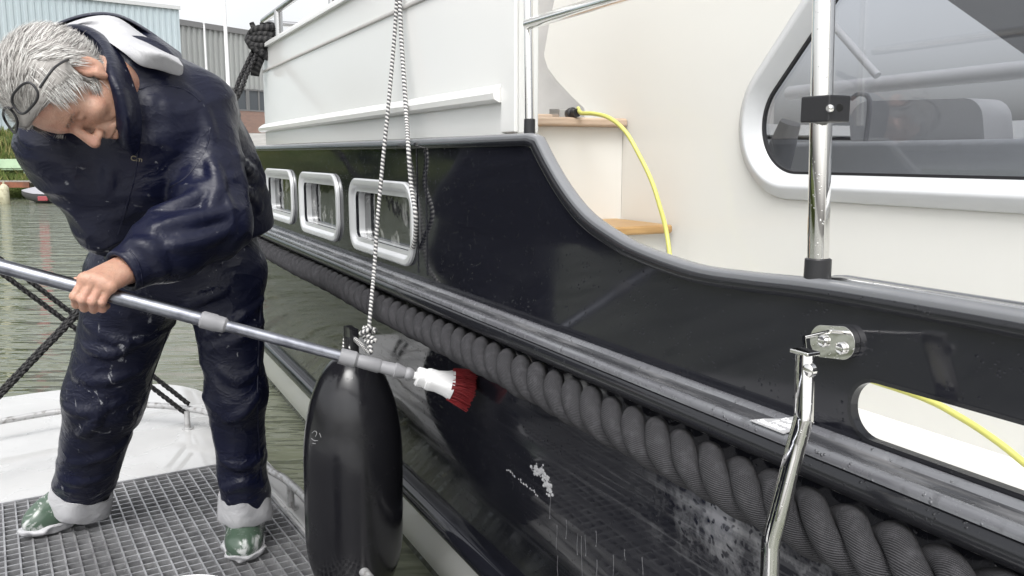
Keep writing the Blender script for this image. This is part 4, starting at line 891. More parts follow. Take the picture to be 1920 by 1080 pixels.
def snets(f, lo, hi, h, slack=.02, B=8):
    lo = np.array(lo, float); nb = np.ceil((np.array(hi)-lo)/(h*B)).astype(int)
    bi = np.stack(np.meshgrid(*[np.arange(k) for k in nb], indexing='ij'), -1).reshape(-1, 3)
    c = lo+(bi+.5)*h*B; d = np.concatenate([f(x) for x in np.array_split(c, max(1, len(c)//200000))])
    bi = bi[np.abs(d) < h*B*.87*1.25+slack]; N = nb*B+2
    g = np.arange(B+1); G = np.stack(np.meshgrid(g, g, g, indexing='ij'), -1).reshape(-1, 3)
    ids, pos, quads = [], [], []
    gid = lambda q: (q[..., 0]*N[1]+q[..., 1])*N[2]+q[..., 2]
    for ch in np.array_split(bi, max(1, len(bi)//300)):
        Pi = ch[:, None, :]*B+G[None]; v = f((lo+Pi.reshape(-1, 3)*h)).reshape(len(ch), B+1, B+1, B+1)
        s = v < 0; cs = [(a, b, e) for a in (0, 1) for b in (0, 1) for e in (0, 1)]
        cv = np.stack([v[:, a:B+a, b:B+b, e:B+e] for a, b, e in cs], -1); sg = (cv < 0).sum(-1); mk = (sg > 0) & (sg < 8)
        w_ = np.argwhere(mk); vals = cv[mk]; base = ch[w_[:, 0]]*B+w_[:, 1:]
        acc = np.zeros((len(w_), 3)); cnt = np.zeros(len(w_))
        for i in range(8):
            for j in range(i+1, 8):
                A, E = np.array(cs[i]), np.array(cs[j])
                if np.abs(A-E).sum() != 1: continue
                x = (vals[:, i] < 0) != (vals[:, j] < 0); t = vals[:, i]/(vals[:, i]-vals[:, j]+1e-12)
                acc[x] += A+(E-A)*t[x, None]; cnt[x] += 1
        ids.append(gid(base)); pos.append(lo+(base+acc/cnt[:, None])*h)
        for ax in range(3):
            sl = [slice(0, B)]*3; s2 = list(sl); s2[ax] = slice(1, B+1)
            a, b = s[(slice(None), *sl)], s[(slice(None), *s2)]
            for flip, mm in ((False, a & ~b), (True, ~a & b)):
                w2 = np.argwhere(mm)
                if not len(w2): continue
                q = ch[w2[:, 0]]*B+w2[:, 1:]; u, v2 = [(1, 2), (2, 0), (0, 1)][ax]
                o = []
                for du, dv in ((-1, -1), (0, -1), (0, 0), (-1, 0)):
                    r = q.copy(); r[:, u] += du; r[:, v2] += dv; o.append(gid(r))
                o = np.stack(o, 1); quads.append(o[:, ::-1] if flip else o)
    ids = np.concatenate(ids); pos = np.concatenate(pos); quads = np.concatenate(quads)
    so = np.argsort(ids); ids = ids[so]; pos = pos[so]; k = np.searchsorted(ids, quads); k = np.clip(k, 0, len(ids)-1)
    ok = (ids[k] == quads).all(1); return pos, k[ok]
def sdf_obj(name, f, lo, hi, h, mat, parent, slack=.02, relax=1):
    pos, q = snets(f, lo, hi, h, slack)
    for _ in range(relax):                                     # light Laplacian smoothing
        acc = np.zeros_like(pos); cn = np.zeros(len(pos))
        for a, b in ((0, 1), (1, 2), (2, 3), (3, 0)):
            np.add.at(acc, q[:, a], pos[q[:, b]]); np.add.at(cn, q[:, a], 1); np.add.at(acc, q[:, b], pos[q[:, a]]); np.add.at(cn, q[:, b], 1)
        pos = pos*.5+.5*acc/np.maximum(cn, 1)[:, None]
    me = bpy.data.meshes.new(name); org = np.array(wloc(parent)) if parent is not None else pos.min(0)*[0, 0, 1]+pos.mean(0)*[1, 1, 0]
    me.vertices.add(len(pos)); me.vertices.foreach_set('co', (pos-org).ravel()); me.loops.add(q.size); me.loops.foreach_set('vertex_index', q.ravel().astype(np.int32))
    me.polygons.add(len(q)); me.polygons.foreach_set('loop_start', np.arange(0, q.size, 4, dtype=np.int32)); me.polygons.foreach_set('loop_total', np.full(len(q), 4, np.int32))
    me.polygons.foreach_set('use_smooth', np.ones(len(q), bool)); me.update(calc_edges=True); me.validate(); me.materials.append(mat)
    o = bpy.data.objects.new(name, me); scn.collection.objects.link(o)
    if parent is not None: o.parent = parent
    else: o.location = org
    return o
def folds(p, ax, fa, fc, seed):                                # ridged folds running across the axis ax
    ax = np.array(ax, float); ax /= np.linalg.norm(ax); t = p @ ax
    q = p*fc+ax[None]*(t*(fa-fc))[:, None]+seed; wv_ = vnoise(p*9+seed)*1.1; q = q+wv_[:, None]
    n = vnoise(q); return (1-np.abs(2*n-1))**1.6

# ------------------------------------------------------------------ the person
NECK = at(252, 178, 2.02); CH = at(272, 300, 2.14); PEL = at(340, 480, 2.42)
LSH, RSH = at(368, 205, 2.10), at(118, 272, 1.98)
LEL, LWR = at(402, 412, 1.99), at(236, 506, 1.795)
REL, RWR = at(205, 420, 2.04), at(252, 428, 2.12)
RHIP, LHIP = at(258, 520, 2.46), at(418, 512, 2.40)
RKN, LKN = at(197, 745, 2.52), at(443, 735, 2.40)
RAN, LAN = at(154, 930, 2.66), at(460, 945, 2.50)
# head frame: L = the person's left, F = face direction, U = crown direction
Lh = np.array([.66, -.614, .388]); Lh /= np.linalg.norm(Lh); F0 = np.array([.20, -.36, -.91]); F0 -= Lh*(F0 @ Lh); F0 /= np.linalg.norm(F0); U0 = np.cross(F0, Lh)
HS = 1.0; HO = at(163, 133, 1.77)-Lh*.080*HS
RH = np.stack([Lh, F0, U0])                                    # world -> local rows
def toL(p): return (p-HO) @ RH.T/HS
def frL(l, f, u): return HO+HS*(Lh*l+F0*f+U0*u)
def sub(d, e, k): return smax(d, -e, k)
def head(p):
    q = toL(p)
    x = np.abs(q[:, 0]); m_ = np.stack([x, q[:, 1], q[:, 2]], 1)
    d = ell((0, -.010, .042), (.076, .094, .086))(q)
    d = smin(d, ell((0, .030, .040), (.062, .066, .058))(q), .03)
    d = smin(d, ell((0, .030, -.050), (.055, .058, .066))(q), .035)
    d = smin(d, ell((.046, -.002, -.055), (.020, .030, .030))(m_), .03)          # jaw corner
    d = smin(d, ell((0, .070, -.104), (.024, .020, .018))(q), .025)              # chin
    d = smin(d, ell((0, .066, -.066), (.034, .034, .032))(q), .02)
    d = smin(d, cap((.0, .090, .026), (.040, .074, .022), .011, .010)(m_), .015)  # brow
    d = smin(d, ell((.043, .062, -.022), (.022, .022, .020))(m_), .02)           # cheek bone
    d = sub(d, ell((.031, .100, .004), (.017, .018, .012))(m_), .014)
    d = smin(d, ell((.031, .074, .004), (.0125, .0125, .0115))(m_), .004)        # lidded eye
    d = smin(d, cap((0, .088, .016), (0, .117, -.030), .0075, .0125)(q), .010)   # nose
    d = smin(d, ell((.012, .102, -.036), (.009, .013, .009))(m_), .006)
    d = sub(d, ell((.0065, .108, -.046), (.004, .006, .005))(m_), .003)
    d = smin(d, cap((0, .097, -.061), (.020, .086, -.064), .0062, .004)(m_), .006)
    d = smin(d, cap((0, .095, -.074), (.018, .085, -.070), .0070, .004)(m_), .006)
    d = sub(d, cap((0, .103, -.0675), (.024, .088, -.068), .0022, .0022)(m_), .003)
    d = sub(d, cap((.022, .090, -.036), (.034, .074, -.066), .002, .003)(m_), .010)   # nasolabial fold
    d = d+.0006*(vnoise(p*160)-.5)
    # ears
    e = ell((.080, -.012, -.002), (.009, .022, .034), None)(m_)
    e = sub(e, ell((.090, -.008, .002), (.008, .013, .022))(m_), .004)
    e = smin(e, cap((.078, .004, -.022), (.076, .002, -.036), .006, .0065)(m_), .008)
    e = smin(e, cap((.083, -.018, -.016), (.084, -.016, .014), .0035, .003)(m_), .004)
    e = smin(e, cap((.078, .006, -.004), (.078, .006, .004), .005, .004)(m_), .006)
    return smin(d, e, .006)*HS
headf = local(head, HO, .26)
neckf = cap(frL(0, -.025, -.05), at(243, 165, 2.0), .057, .060)
# left hand closed round the pole
pc = on_pole(184); up_ = ZX-pd*(ZX @ pd); up_ /= np.linalg.norm(up_); cm = np.cross(pd, up_); cm = cm if cm[1] < 0 else -cm
fing = []; mcps = []
for px, ln, dz_ in ((156, 1.0, .0), (172, 1.08, .004), (189, 1.02, .003), (204, .86, -.002)):
    a = on_pole(px); mcp = a+up_*(.026+dz_)+cm*.030+pd*.006; pip = a-up_*(.012*ln)+cm*(.039*ln)-pd*.002; dip = a-up_*(.033*ln)+cm*.016-pd*.001; tip = a-up_*.026-cm*.010
    mcps.append(mcp); fing += [[cap(mcp, pip, .0104*ln**.5, .0088*ln**.5), cap(pip, dip, .0090*ln**.5, .0080*ln**.5), cap(dip, tip, .0082*ln**.5, .0074*ln**.5)]]
wr = LWR+np.array([0, 0, 0]); palm = [cap(m_, wr+(mcps[0]-mcps[3])*(.30-.17*i), .0125, .021) for i, m_ in enumerate(mcps)]
tb = on_pole(190)+up_*.022-cm*.006; th = [cap(wr-cm*.004, tb, .018, .015), cap(tb, on_pole(160)+up_*.016-cm*.014, .0135, .0115), cap(on_pole(160)+up_*.016-cm*.014, on_pole(140)-up_*.002-cm*.004+up_*.012, .011, .009)]
fingf = [union(g, .006) for g in fing]; palmf = union(palm, .016); thf = union(th, .006)
def hand(p):
    d = smin(palmf(p), thf(p), .010); e = fingf[0](p)
    for g in fingf[1:]: e = np.minimum(e, g(p))                # fingers stay apart from one another
    for m_ in mcps: e = smin(e, np.linalg.norm(p-m_, axis=1)-.0122, .005)
    return smin(d, e, .007)
handf = local(hand, (pc+LWR)/2, .14)
rh = []; d0 = (RWR-REL)/np.linalg.norm(RWR-REL)                # right hand, relaxed against the belly behind the left sleeve
for i, ln in enumerate((.070, .078, .073, .060)):
    o = RWR+d0*.095+ZX*(.030-.019*i); k1 = o+d0*ln*.5-NX*.004; rh += [cap(RWR+d0*.02+ZX*(.01-.007*i), o, .014, .0115), cap(o, k1, .0098, .009), cap(k1, o+d0*ln*.85-ZX*.02, .009, .0075)]
rh.append(cap(RWR+d0*.03, RWR+d0*.085+ZX*.055, .014, .010))
rhandf = local(union(rh, .006), RWR+d0*.09, .16)
core = union([cap(PEL, CH, .125, .135), cap(CH, NECK, .135, .07), cap(LSH, RSH, .055, .055), cap(LSH, LEL, .045, .038), cap(LEL, LWR, .038, .027), cap(RSH, REL, .045, .036), cap(REL, RWR, .036, .027),
              cap(PEL, RHIP, .12, .08), cap(PEL, LHIP, .12, .08), cap(RHIP, RKN, .075, .055), cap(LHIP, LKN, .075, .052), cap(RKN, RAN, .055, .04), cap(LKN, LAN, .055, .04)], .04)
def bodyf(p): return smin(smin(smin(core(p), neckf(p), .03), headf(p), .025), smin(handf(p), rhandf(p), .02), .012)
m = Mat('skin', (.47, .27, .19), .45, sss=.12)
m.mixc(m.rng(m.noise(22, 4), .42, .68, 0, .7), (.47, .23, .17)); m.mixc(m.rng(m.noise(150, 3), .5, .7, 0, .5), (.36, .20, .15)); m.mixc(m.rng(m.noise(14, 3), .55, .75, 0, .5), (.58, .42, .32))
m.bump(m.noise(420, 3), .3, .0015); m.bump(m.noise(110, 4, dist=1.8), .45, .003); M['skin'] = m.m
person = sdf_obj('person', bodyf, np.minimum(np.minimum(RAN, HO), LAN)-[.35, .4, .2], np.array([LHIP[0]+.3, RAN[1]+.25, NECK[2]+.25]), .0027, M['skin'], None, slack=.03)
tag(person, 'grey haired person in soaked navy rainwear and green boots bending over a long brush', 'person')

# --- rain jacket and trousers
def cloth(name, foam, cw, cb_):
    m = Mat(name, (.0046, .0058, .0175), .32, spec=.26, coat=.03, coat_r=.1)
    m.mixc(m.rng(m.noise(3, 3), .4, .7, 0, .7), (.009, .011, .031))
    crease = m.noise(16, 5, rough=.6, vec=m.co((1, 1, 1.8), rot=(.5, .4, .3)), dist=1.6); m.bump(crease, cb_, .03); m.bump(m.math('POWER', m.math('SUBTRACT', 1.0, m.math('ABSOLUTE', m.math('SUBTRACT', m.math('MULTIPLY', m.noise(9, 3, vec=m.co((1, 1, 1.5), rot=(.3, .6, .2)), dist=.9), 2.0), 1.0), 0)), 9.0), cb_*1.3, .012); m.bump(m.noise(55, 4, dist=.8), .10, .006); m.bump(m.noise(900, 2), .06, .0006)
    f = m.rng(m.noise(12, 7, rough=.72, dist=1.6, vec=m.co((1, 1, .6))), foam, foam+.06, 0, .85, True); f2 = m.rng(m.noise(46, 3, dist=.5), .68, .73, 0, .9)
    f3 = m.math('MULTIPLY', f2, m.rng(m.noise(4, 2), .45, .6))
    m.mixc(m.math('MULTIPLY', m.math('MAXIMUM', f, f3), cw), (.50, .51, .53)); m.setr(m.rng(m.noise(9, 4), .35, .7, .27, .50)); return m.m
M['jacket'] = cloth('jacket_cloth', .80, .5, .09); M['trouser'] = cloth('trouser_cloth', .62, .5, .16)
TA = (NECK-PEL)/np.linalg.norm(NECK-PEL); BK = np.array([.3, .8, .5]); BK -= TA*(BK @ TA); BK /= np.linalg.norm(BK)
jb = union([cap(PEL, CH, .170, .185), cap(CH, at(268, 215, 2.10), .185, .105), cap(LSH, at(262, 225, 2.09), .086, .09), cap(RSH, at(250, 235, 2.06), .085, .09), cap(at(425, 395, 2.42), at(345, 230, 2.22), .125, .135), cap(at(278, 158, 2.06), at(285, 240, 2.02), .080, .11), cap(at(258, 136, 2.0), at(272, 200, 2.02), .062, .09)], .07)
fore = LWR-LEL; fl_ = np.linalg.norm(fore); fore = fore/fl_
larm = union([cap(LSH, LEL, .091, .078), cap(LEL, LEL+fore*fl_*.55, .078, .073), cap(LEL+fore*fl_*.5, LWR+fore*.004, .073, .051)], .03)
rarm = union([cap(RSH, REL, .082, .062), cap(REL, RWR+(RWR-REL)*.2, .062, .045)], .03)
h1_, h2_, h3_ = at(178, 452, 2.0), at(500, 400, 2.5), at(330, 470, 2.2)
hn = np.cross(h2_-h1_, h3_-h1_); hn /= np.linalg.norm(hn); hn = hn if hn[2] < 0 else -hn
hn = np.array([.05, .25, -1.0]); hn /= np.linalg.norm(hn)
def crease_caps(base, lines, r, dflt, emb=.004):
    out = []
    for ln in lines:
        pts = []
        for px, py in ln:
            d = np.linspace(dflt-.45, dflt+.35, 200); v = base(np.array([at(px, py, q) for q in d]))
            if (v < 0).any(): pts.append(at(px, py, d[np.argmax(v < 0)]+emb))
        pts = catmull(pts, 4) if len(pts) > 2 else pts
        n = len(pts)
        for i in range(n-1):
            k = lambda q: r*(.35+.65*math.sin(math.pi*(q+.3)/(n-.4)))
            out.append(local(cap(pts[i], pts[i+1], k(i), k(i+1)), (pts[i]+pts[i+1])/2, .09))
    return out
JL = [[(285, 400), (345, 382), (398, 350)], [(290, 428), (360, 412), (425, 398)], [(315, 462), (380, 450), (432, 428)], [(250, 185), (256, 255)], [(283, 190), (289, 268)], [(311, 200), (318, 275)],
      [(335, 165), (372, 205), (398, 262)], [(110, 345), (180, 372), (238, 362)], [(165, 408), (232, 396), (292, 345)], [(442, 292), (470, 325), (487, 352)], [(432, 335), (468, 366), (484, 392)], [(250, 455), (285, 470), (305, 510)], [(395, 300), (408, 350), (392, 392)], [(215, 300), (205, 350), (215, 400)]]
TL = [[(160, 605), (240, 642), (325, 606)], [(160, 648), (205, 662), (250, 645)], [(140, 705), (200, 712), (268, 688)], [(122, 762), (165, 772), (225, 752)], [(385, 628), (440, 602), (492, 560)], [(392, 655), (450, 632), (492, 602)],
      [(412, 690), (448, 712), (482, 690)], [(425, 785), (455, 772), (482, 740)], [(140, 868), (195, 852), (238, 822)], [(415, 858), (450, 872), (490, 855)], [(330, 585), (375, 560), (420, 545)], [(150, 815), (180, 790), (190, 745)], [(110, 890), (150, 902), (200, 888)], [(422, 915), (455, 905), (492, 912)]]
def add_caps(d, caps, p, k):
    for c in caps: d = smin(d, c(p), k)
    return d
def jbase(p): return np.minimum(np.minimum(larm(p), rarm(p)), jb(p))
JC = crease_caps(jbase, JL, .0150, 2.05)
def jacket(p):
    a = larm(p); r = rarm(p); b = jb(p)
    ta = np.clip(((p-LEL) @ fore)/fl_, 0, 1)
    b = b-.013*folds(p, TA*.8+Lh*.35, 9, 3.2, 3.3)-.003*folds(p, TA+ZX, 26, 8, 9.1)+.004
    ua = (LSH-LEL)/np.linalg.norm(LSH-LEL)
    we = np.exp(-(np.linalg.norm(p-LEL, axis=1)/.13)**2)
    a = a-(.006+.016*we)*folds(p, fore+ua*.35, 17, 4.5, 1.7)-.002*folds(p, ua, 40, 12, 5.2)+.005
    r = r-.012*folds(p, TA, 24, 8, 6.6)
    d = smin(smin(b, r, .045), a, .022)
    cut = (p-at(260, 500, 2.2)) @ hn
    d = smax(d, np.where(np.linalg.norm(p-LWR, axis=1) < .0, -1, np.minimum(cut, 1))*1.0, .012) if False else d
    body_cut = smax(smin(b, r, .045), cut, .015); d = smin(body_cut, a, .020); d = add_caps(d, JC, p, .016)
    # hollow the cuff so that the wrist comes out of an opening
    return smax(d, (p-(LWR+fore*.006)) @ fore*1.0 if False else -1+0*d, .001)
def jacket2(p):
    d = jacket(p); endp = (p-(LWR+fore*.012)) @ fore; near = np.linalg.norm(p-LWR, axis=1) < .10
    cuff = np.where(near, endp, -1.0); d = smax(d, cuff, .004)
    hole = cap(LWR-fore*.06, LWR+fore*.08, .034, .040)(p); return smax(d, -hole, .006)
lo = np.minimum(np.minimum(RSH, LWR), PEL)-[.16, .16, .28]; hi = np.maximum(np.maximum(LSH, PEL), NECK)+[.28, .30, .22]
jk = sdf_obj('rain_jacket', jacket2, lo, hi, .0048, M['jacket'], person, slack=.03)
tl = union([cap(PEL, PEL+TA*.10, .150, .145), cap(PEL, RHIP, .15, .128), cap(PEL, LHIP, .15, .112), cap(RHIP, RKN, .138, .110), cap(RKN, RAN+ZX*.01, .110, .084), cap(LHIP, LKN, .110, .080), cap(LKN, LAN+ZX*.01, .080, .070), cap(at(432, 500, 2.5), at(400, 450, 2.48), .105, .12)], .045)
TC = crease_caps(tl, TL, .012, 2.4)
def trousers(p):
    d = tl(p); ra = (RHIP-RAN)/np.linalg.norm(RHIP-RAN)
    kn_w = .35*np.exp(-((p[:, 2]-RKN[2])/.16)**2)+np.exp(-((p[:, 2]-RAN[2]-.06)/.08)**2)
    d = d-(.006+.007*kn_w)*folds(p, ra+.45*np.array([1, 0, 0]), 11, 3.6, 12.1)-.0025*folds(p, ra-.5*np.array([1, 0, 0]), 28, 8, 4.4)+.006
    d = add_caps(d, TC, p, .018)
    for A, B in ((RKN, RAN), (LKN, LAN)):
        ax = (B-A)/np.linalg.norm(B-A); near = np.linalg.norm(p-B, axis=1) < .16; d = np.where(near, smax(d, (p-B-ax*.012) @ ax, .004), d)
    return d
lo = np.minimum(RAN, LAN)-[.2, .35, .08]; hi = np.array([LHIP[0]+.24, RHIP[1]+.35, PEL[2]+.30])
trs = sdf_obj('rain_trousers', trousers, lo, hi, .0055, M['trouser'], person, slack=.03)
m = Mat('white_lining', (.44, .44, .45), .6); m.mixc(m.rng(m.noise(14, 5), .45, .75, 0, .6), (.34, .34, .36)); m.bump(m.noise(16, 4, dist=1), .45, .014); M['lining'] = m.m
for A, B, r0, px0, seed in ((RKN, RAN, .087, 0, 1.0), (LKN, LAN, .070, 0, 7.0)):                  # turned-up hems
    ax = (B-A)/np.linalg.norm(B-A); e = np.cross(ax, [0, 1, 0]); e /= np.linalg.norm(e); g = np.cross(ax, e); vs = []; n = 48
    rows_ = [(-.048, -.004), (-.050, .003), (-.030, .006), (.0, .009), (.026, .012), (.032, .009), (.030, .0), (.0, -.006)]
    for q, o in rows_:
        for k in range(n):
            t = 2*math.pi*k/n; wob = .006*math.sin(3*t+seed)+.004*math.sin(7*t+seed*2); vs.append(B+ax*(q+wob)+(e*math.cos(t)+g*math.sin(t))*(r0+o+.004*math.sin(5*t+seed)))
    mb = MB(); k_ = len(rows_); mb.add(vs, [(i*n+k, i*n+(k+1) % n, ((i+1) % k_)*n+(k+1) % n, ((i+1) % k_)*n+k) for i in range(k_) for k in range(n)]); mb.build('trouser_cuff', M['lining'], person, smooth=60)
# --- boots
m = Mat('green_rubber', (.065, .10, .072), .3, coat=.15)
ff = m.rng(m.noise(11, 6, rough=.65, dist=.7), .53, .60, 0, 1); zz = m.new('ShaderNodeSeparateXYZ'); m.link(m.co(), zz.inputs[0]); m.setr(m.rng(m.noise(20, 4), .4, .7, .12, .4))
m.mixc(m.math('MULTIPLY', ff, .85), (.58, .59, .58)); M['boot'] = m.m
def boot(name, ankle, heel_px, toe_px, wdt):
    h_, t_ = onZ(*heel_px, DZ), onZ(*toe_px, DZ); d_ = t_-h_; ln = np.linalg.norm(d_); d_ /= ln; g = np.cross(ZX, d_)
    R = np.stack([d_, g, ZX]); zb = h_[2]
    parts = [ell(h_+d_*ln*.80+ZX*.042, (.075, wdt, .048), R), ell(h_+d_*ln*.45+ZX*.060, (.11, wdt*.90, .066), R), ell(h_+d_*.045+ZX*.05, (.052, wdt*.84, .052), R), cap(h_+d_*.08+ZX*.06, ankle, .058, .062)]
    u = union(parts, .035)
    def f(p):
        d = u(p); q = p[:, 2]-zb; sole = smax(u(p)-.006, q-.022, .003); d = np.minimum(smax(d, -(q-.004), .004), smax(sole, -q, .003)); return d
    lo = np.minimum(np.minimum(h_, t_), ankle)-.14; hi = np.maximum(np.maximum(h_, t_), ankle)+.12; lo[2] = zb-.01
    b_ = sdf_obj(name, f, lo, hi, .0042, M['boot'], person, slack=.01)
    def foam(p):                                               # suds clinging to the toe edge
        d = u(p)-.010-.020*(vnoise(p*42)-.4); q = p[:, 2]-zb; tt = (p-h_) @ d_/ln
        d = smax(d, q-(.002+.050*vnoise(p*22)), .006); d = smax(d, (.50-tt)*.3+.05*(vnoise(p*26)-.5), .004); return smax(d, -(q-.002), .002)
    sdf_obj('suds', foam, lo, hi, .0042, M['lining'], b_, slack=.01)
    return b_
boot('boot', RAN, (170, 962), (66, 1003), .050); boot('boot', LAN, (464, 985), (457, 1052), .056)

# --- stand-up collar, hood with pale lining
def surfd(px, py, dflt, head=True):
    d = np.linspace(dflt-.30, dflt+.25, 120); P = np.array([at(px, py, q) for q in d]); v = jacket2(P); v = np.minimum(np.minimum(v, neckf(P)), headf(P)) if head else v; k = np.argmax(v < 0)
    return d[k] if (v < 0).any() else None
def patch(name, rows, mat, th, sub_=2, jit=0, seed=0):
    n = len(rows[0]); rnd = random.Random(seed); vs = []
    for r in rows:
        for p in r:
            dep = p[2]
            if len(p) > 3:                                     # p[3]: height above the jacket there
                sd = surfd(p[0], p[1], p[2], 'hood' not in name); dep = min(dep, sd-p[3]) if sd is not None else dep
            vs.append(at(p[0], p[1], dep)+np.array([rnd.gauss(0, 1) for _ in range(3)])*jit)
    mb = MB(); mb.add(vs, [(i*n+k, i*n+k+1, (i+1)*n+k+1, (i+1)*n+k) for i in range(len(rows)-1) for k in range(n-1)]); o = mb.build(name, mat, person, smooth=80)
    b = o.modifiers.new('thick', 'SOLIDIFY'); b.thickness = th; b.offset = 0
    b = o.modifiers.new('sub', 'SUBSURF'); b.levels = sub_; b.render_levels = sub_; return o
lip = [(88, 78, 1.97, 0.042), (98, 62, 1.98, 0.042), (122, 50, 1.985, 0.042), (152, 52, 1.965, 0.042), (184, 74, 1.93, 0.042), (206, 113, 1.885, 0.042), (222, 158, 1.855, 0.042), (233, 203, 1.84, 0.042), (234, 244, 1.84, 0.042), (226, 275, 1.85, 0.042)]
mid_ = [(92, 74, 2.00, 0.052), (104, 56, 2.01, 0.052), (128, 43, 2.02, 0.052), (160, 44, 2.0, 0.052), (196, 66, 1.95, 0.052), (221, 108, 1.90, 0.052), (237, 156, 1.865, 0.052), (247, 204, 1.85, 0.052), (247, 250, 1.85, 0.052), (238, 285, 1.86, 0.052)]
bs_ = [(105, 84, 2.08, 0.028), (112, 62, 2.09, 0.028), (135, 48, 2.09, 0.028), (172, 52, 2.06, 0.028), (212, 76, 2.02, 0.028), (238, 120, 1.97, 0.028), (256, 166, 1.92, 0.028), (268, 212, 1.89, 0.028), (268, 262, 1.885, 0.028), (255, 300, 1.89, 0.028)]
inn_ = [(118, 90, 2.08, 0.012), (122, 84, 2.08, 0.012), (140, 78, 2.08, 0.012), (160, 82, 2.05, 0.012), (182, 100, 2.0, 0.012), (196, 130, 1.96, 0.012), (208, 168, 1.92, 0.012), (216, 208, 1.90, 0.012), (218, 240, 1.89, 0.012), (212, 262, 1.89, 0.012)]
patch('collar', [inn_, lip, mid_, bs_], M['jacket'], .004, 2)
r0 = [(40, 82, 2.00, 0.05), (84, 58, 2.06, 0.05), (130, 36, 2.10, 0.05), (178, 26, 2.13, 0.05), (222, 28, 2.14, 0.05), (262, 50, 2.14, 0.05), (300, 76, 2.14, 0.05), (336, 100, 2.14, 0.05)]
r1 = [(52, 84, 1.97, 0.055), (92, 64, 2.02, 0.055), (136, 44, 2.05, 0.055), (182, 36, 2.07, 0.055), (224, 42, 2.07, 0.055), (262, 66, 2.08, 0.055), (300, 94, 2.09, 0.055), (340, 118, 2.12, 0.055)]
r2 = [(66, 86, 1.97, 0.066), (100, 68, 2.02, 0.066), (142, 48, 2.05, 0.066), (190, 47, 2.09, 0.066), (226, 58, 2.05, 0.066), (258, 86, 2.04, 0.066), (298, 104, 2.11, 0.066), (342, 130, 2.12, 0.066)]
r3 = [(80, 86, 2.0, 0.056), (108, 68, 2.05, 0.056), (150, 46, 2.08, 0.056), (196, 62, 2.06, 0.056), (230, 84, 2.03, 0.056), (260, 108, 2.06, 0.056), (300, 122, 2.04, 0.056), (345, 140, 2.11, 0.056)]
r4 = [(90, 90, 2.06, 0.034), (116, 72, 2.10, 0.034), (160, 56, 2.11, 0.034), (206, 80, 2.08, 0.034), (238, 112, 2.04, 0.034), (264, 128, 2.04, 0.034), (302, 138, 2.06, 0.034), (347, 150, 2.12, 0.034)]
patch('hood_lining', [r0, r1, r2, r3, r4], M['lining'], .004, 2, .008, 3)
ro = [(30, 92, 2.02, 0.03), (80, 62, 2.10, 0.03), (128, 40, 2.16, 0.03), (178, 30, 2.20, 0.03), (224, 34, 2.22, 0.03), (266, 56, 2.22, 0.03), (304, 84, 2.22, 0.03), (344, 110, 2.22, 0.03)]
rb = [(90, 110, 2.14, 0.0), (120, 96, 2.2, 0.0), (160, 80, 2.24, 0.0), (206, 96, 2.26, 0.0), (240, 122, 2.26, 0.0), (270, 134, 2.25, 0.0), (310, 150, 2.24, 0.0), (350, 160, 2.22, 0.0)]
rt = [(34, 82, 2.01, 0.045), (80, 55, 2.08, 0.045), (128, 31, 2.13, 0.045), (178, 19, 2.165, 0.045), (224, 22, 2.18, 0.045), (266, 45, 2.18, 0.045), (304, 71, 2.18, 0.045), (340, 97, 2.18, 0.045)]
patch('hood', [r0, rt, ro, rb], M['jacket'], .004, 2)

# --- hair
HRND = np.random.RandomState(5)
def hairmask(q):
    f, u = q[:, 1], q[:, 2]; a = f*.75-u*.9+.010; b = np.maximum(f-.022+.35*np.maximum(-u, 0), -(u+.040+.55*np.maximum(-(f+.015), 0)-0.0))
    b = np.maximum(b, -(u+.082)); return np.minimum(a, b)
def hairf(p):
    q = toL(p); sk = ell((0, -.012, .042), (.0775, .0985, .0875))(q); sk = smin(sk, ell((0, .030, .040), (.0635, .0675, .0595))(q), .03)
    th = .013+.004*vnoise(p*22)+.002*vnoise(p*np.array([60, 120, 120]))
    ear = ell((.084, -.010, .0), (.020, .024, .036))(np.stack([np.abs(q[:, 0]), q[:, 1], q[:, 2]], 1))
    return smax(smax(sk-th, hairmask(q), .012), -ear, .006)*HS
m = Mat('grey_hair', (.27, .255, .24), .55, spec=.35); m.mixc(m.rng(m.noise(9, 5), .38, .68), (.42, .40, .375)); m.mixc(m.rng(m.noise(60, 3), .55, .72, 0, .7), (.14, .13, .12)); M['hair'] = m.m
m = Mat('hair_strand', (.44, .42, .40), .45, spec=.4); M['strand'] = m.m; M['strand2'] = Mat('hair_strand_dark', (.16, .15, .14), .5).m; M['strand3'] = Mat('hair_strand_white', (.66, .65, .62), .45).m
hr_ = sdf_obj('hair', hairf, HO-.26, HO+.26, .0045, M['hair'], person, slack=.01)
mb = MB(); cnt = 0
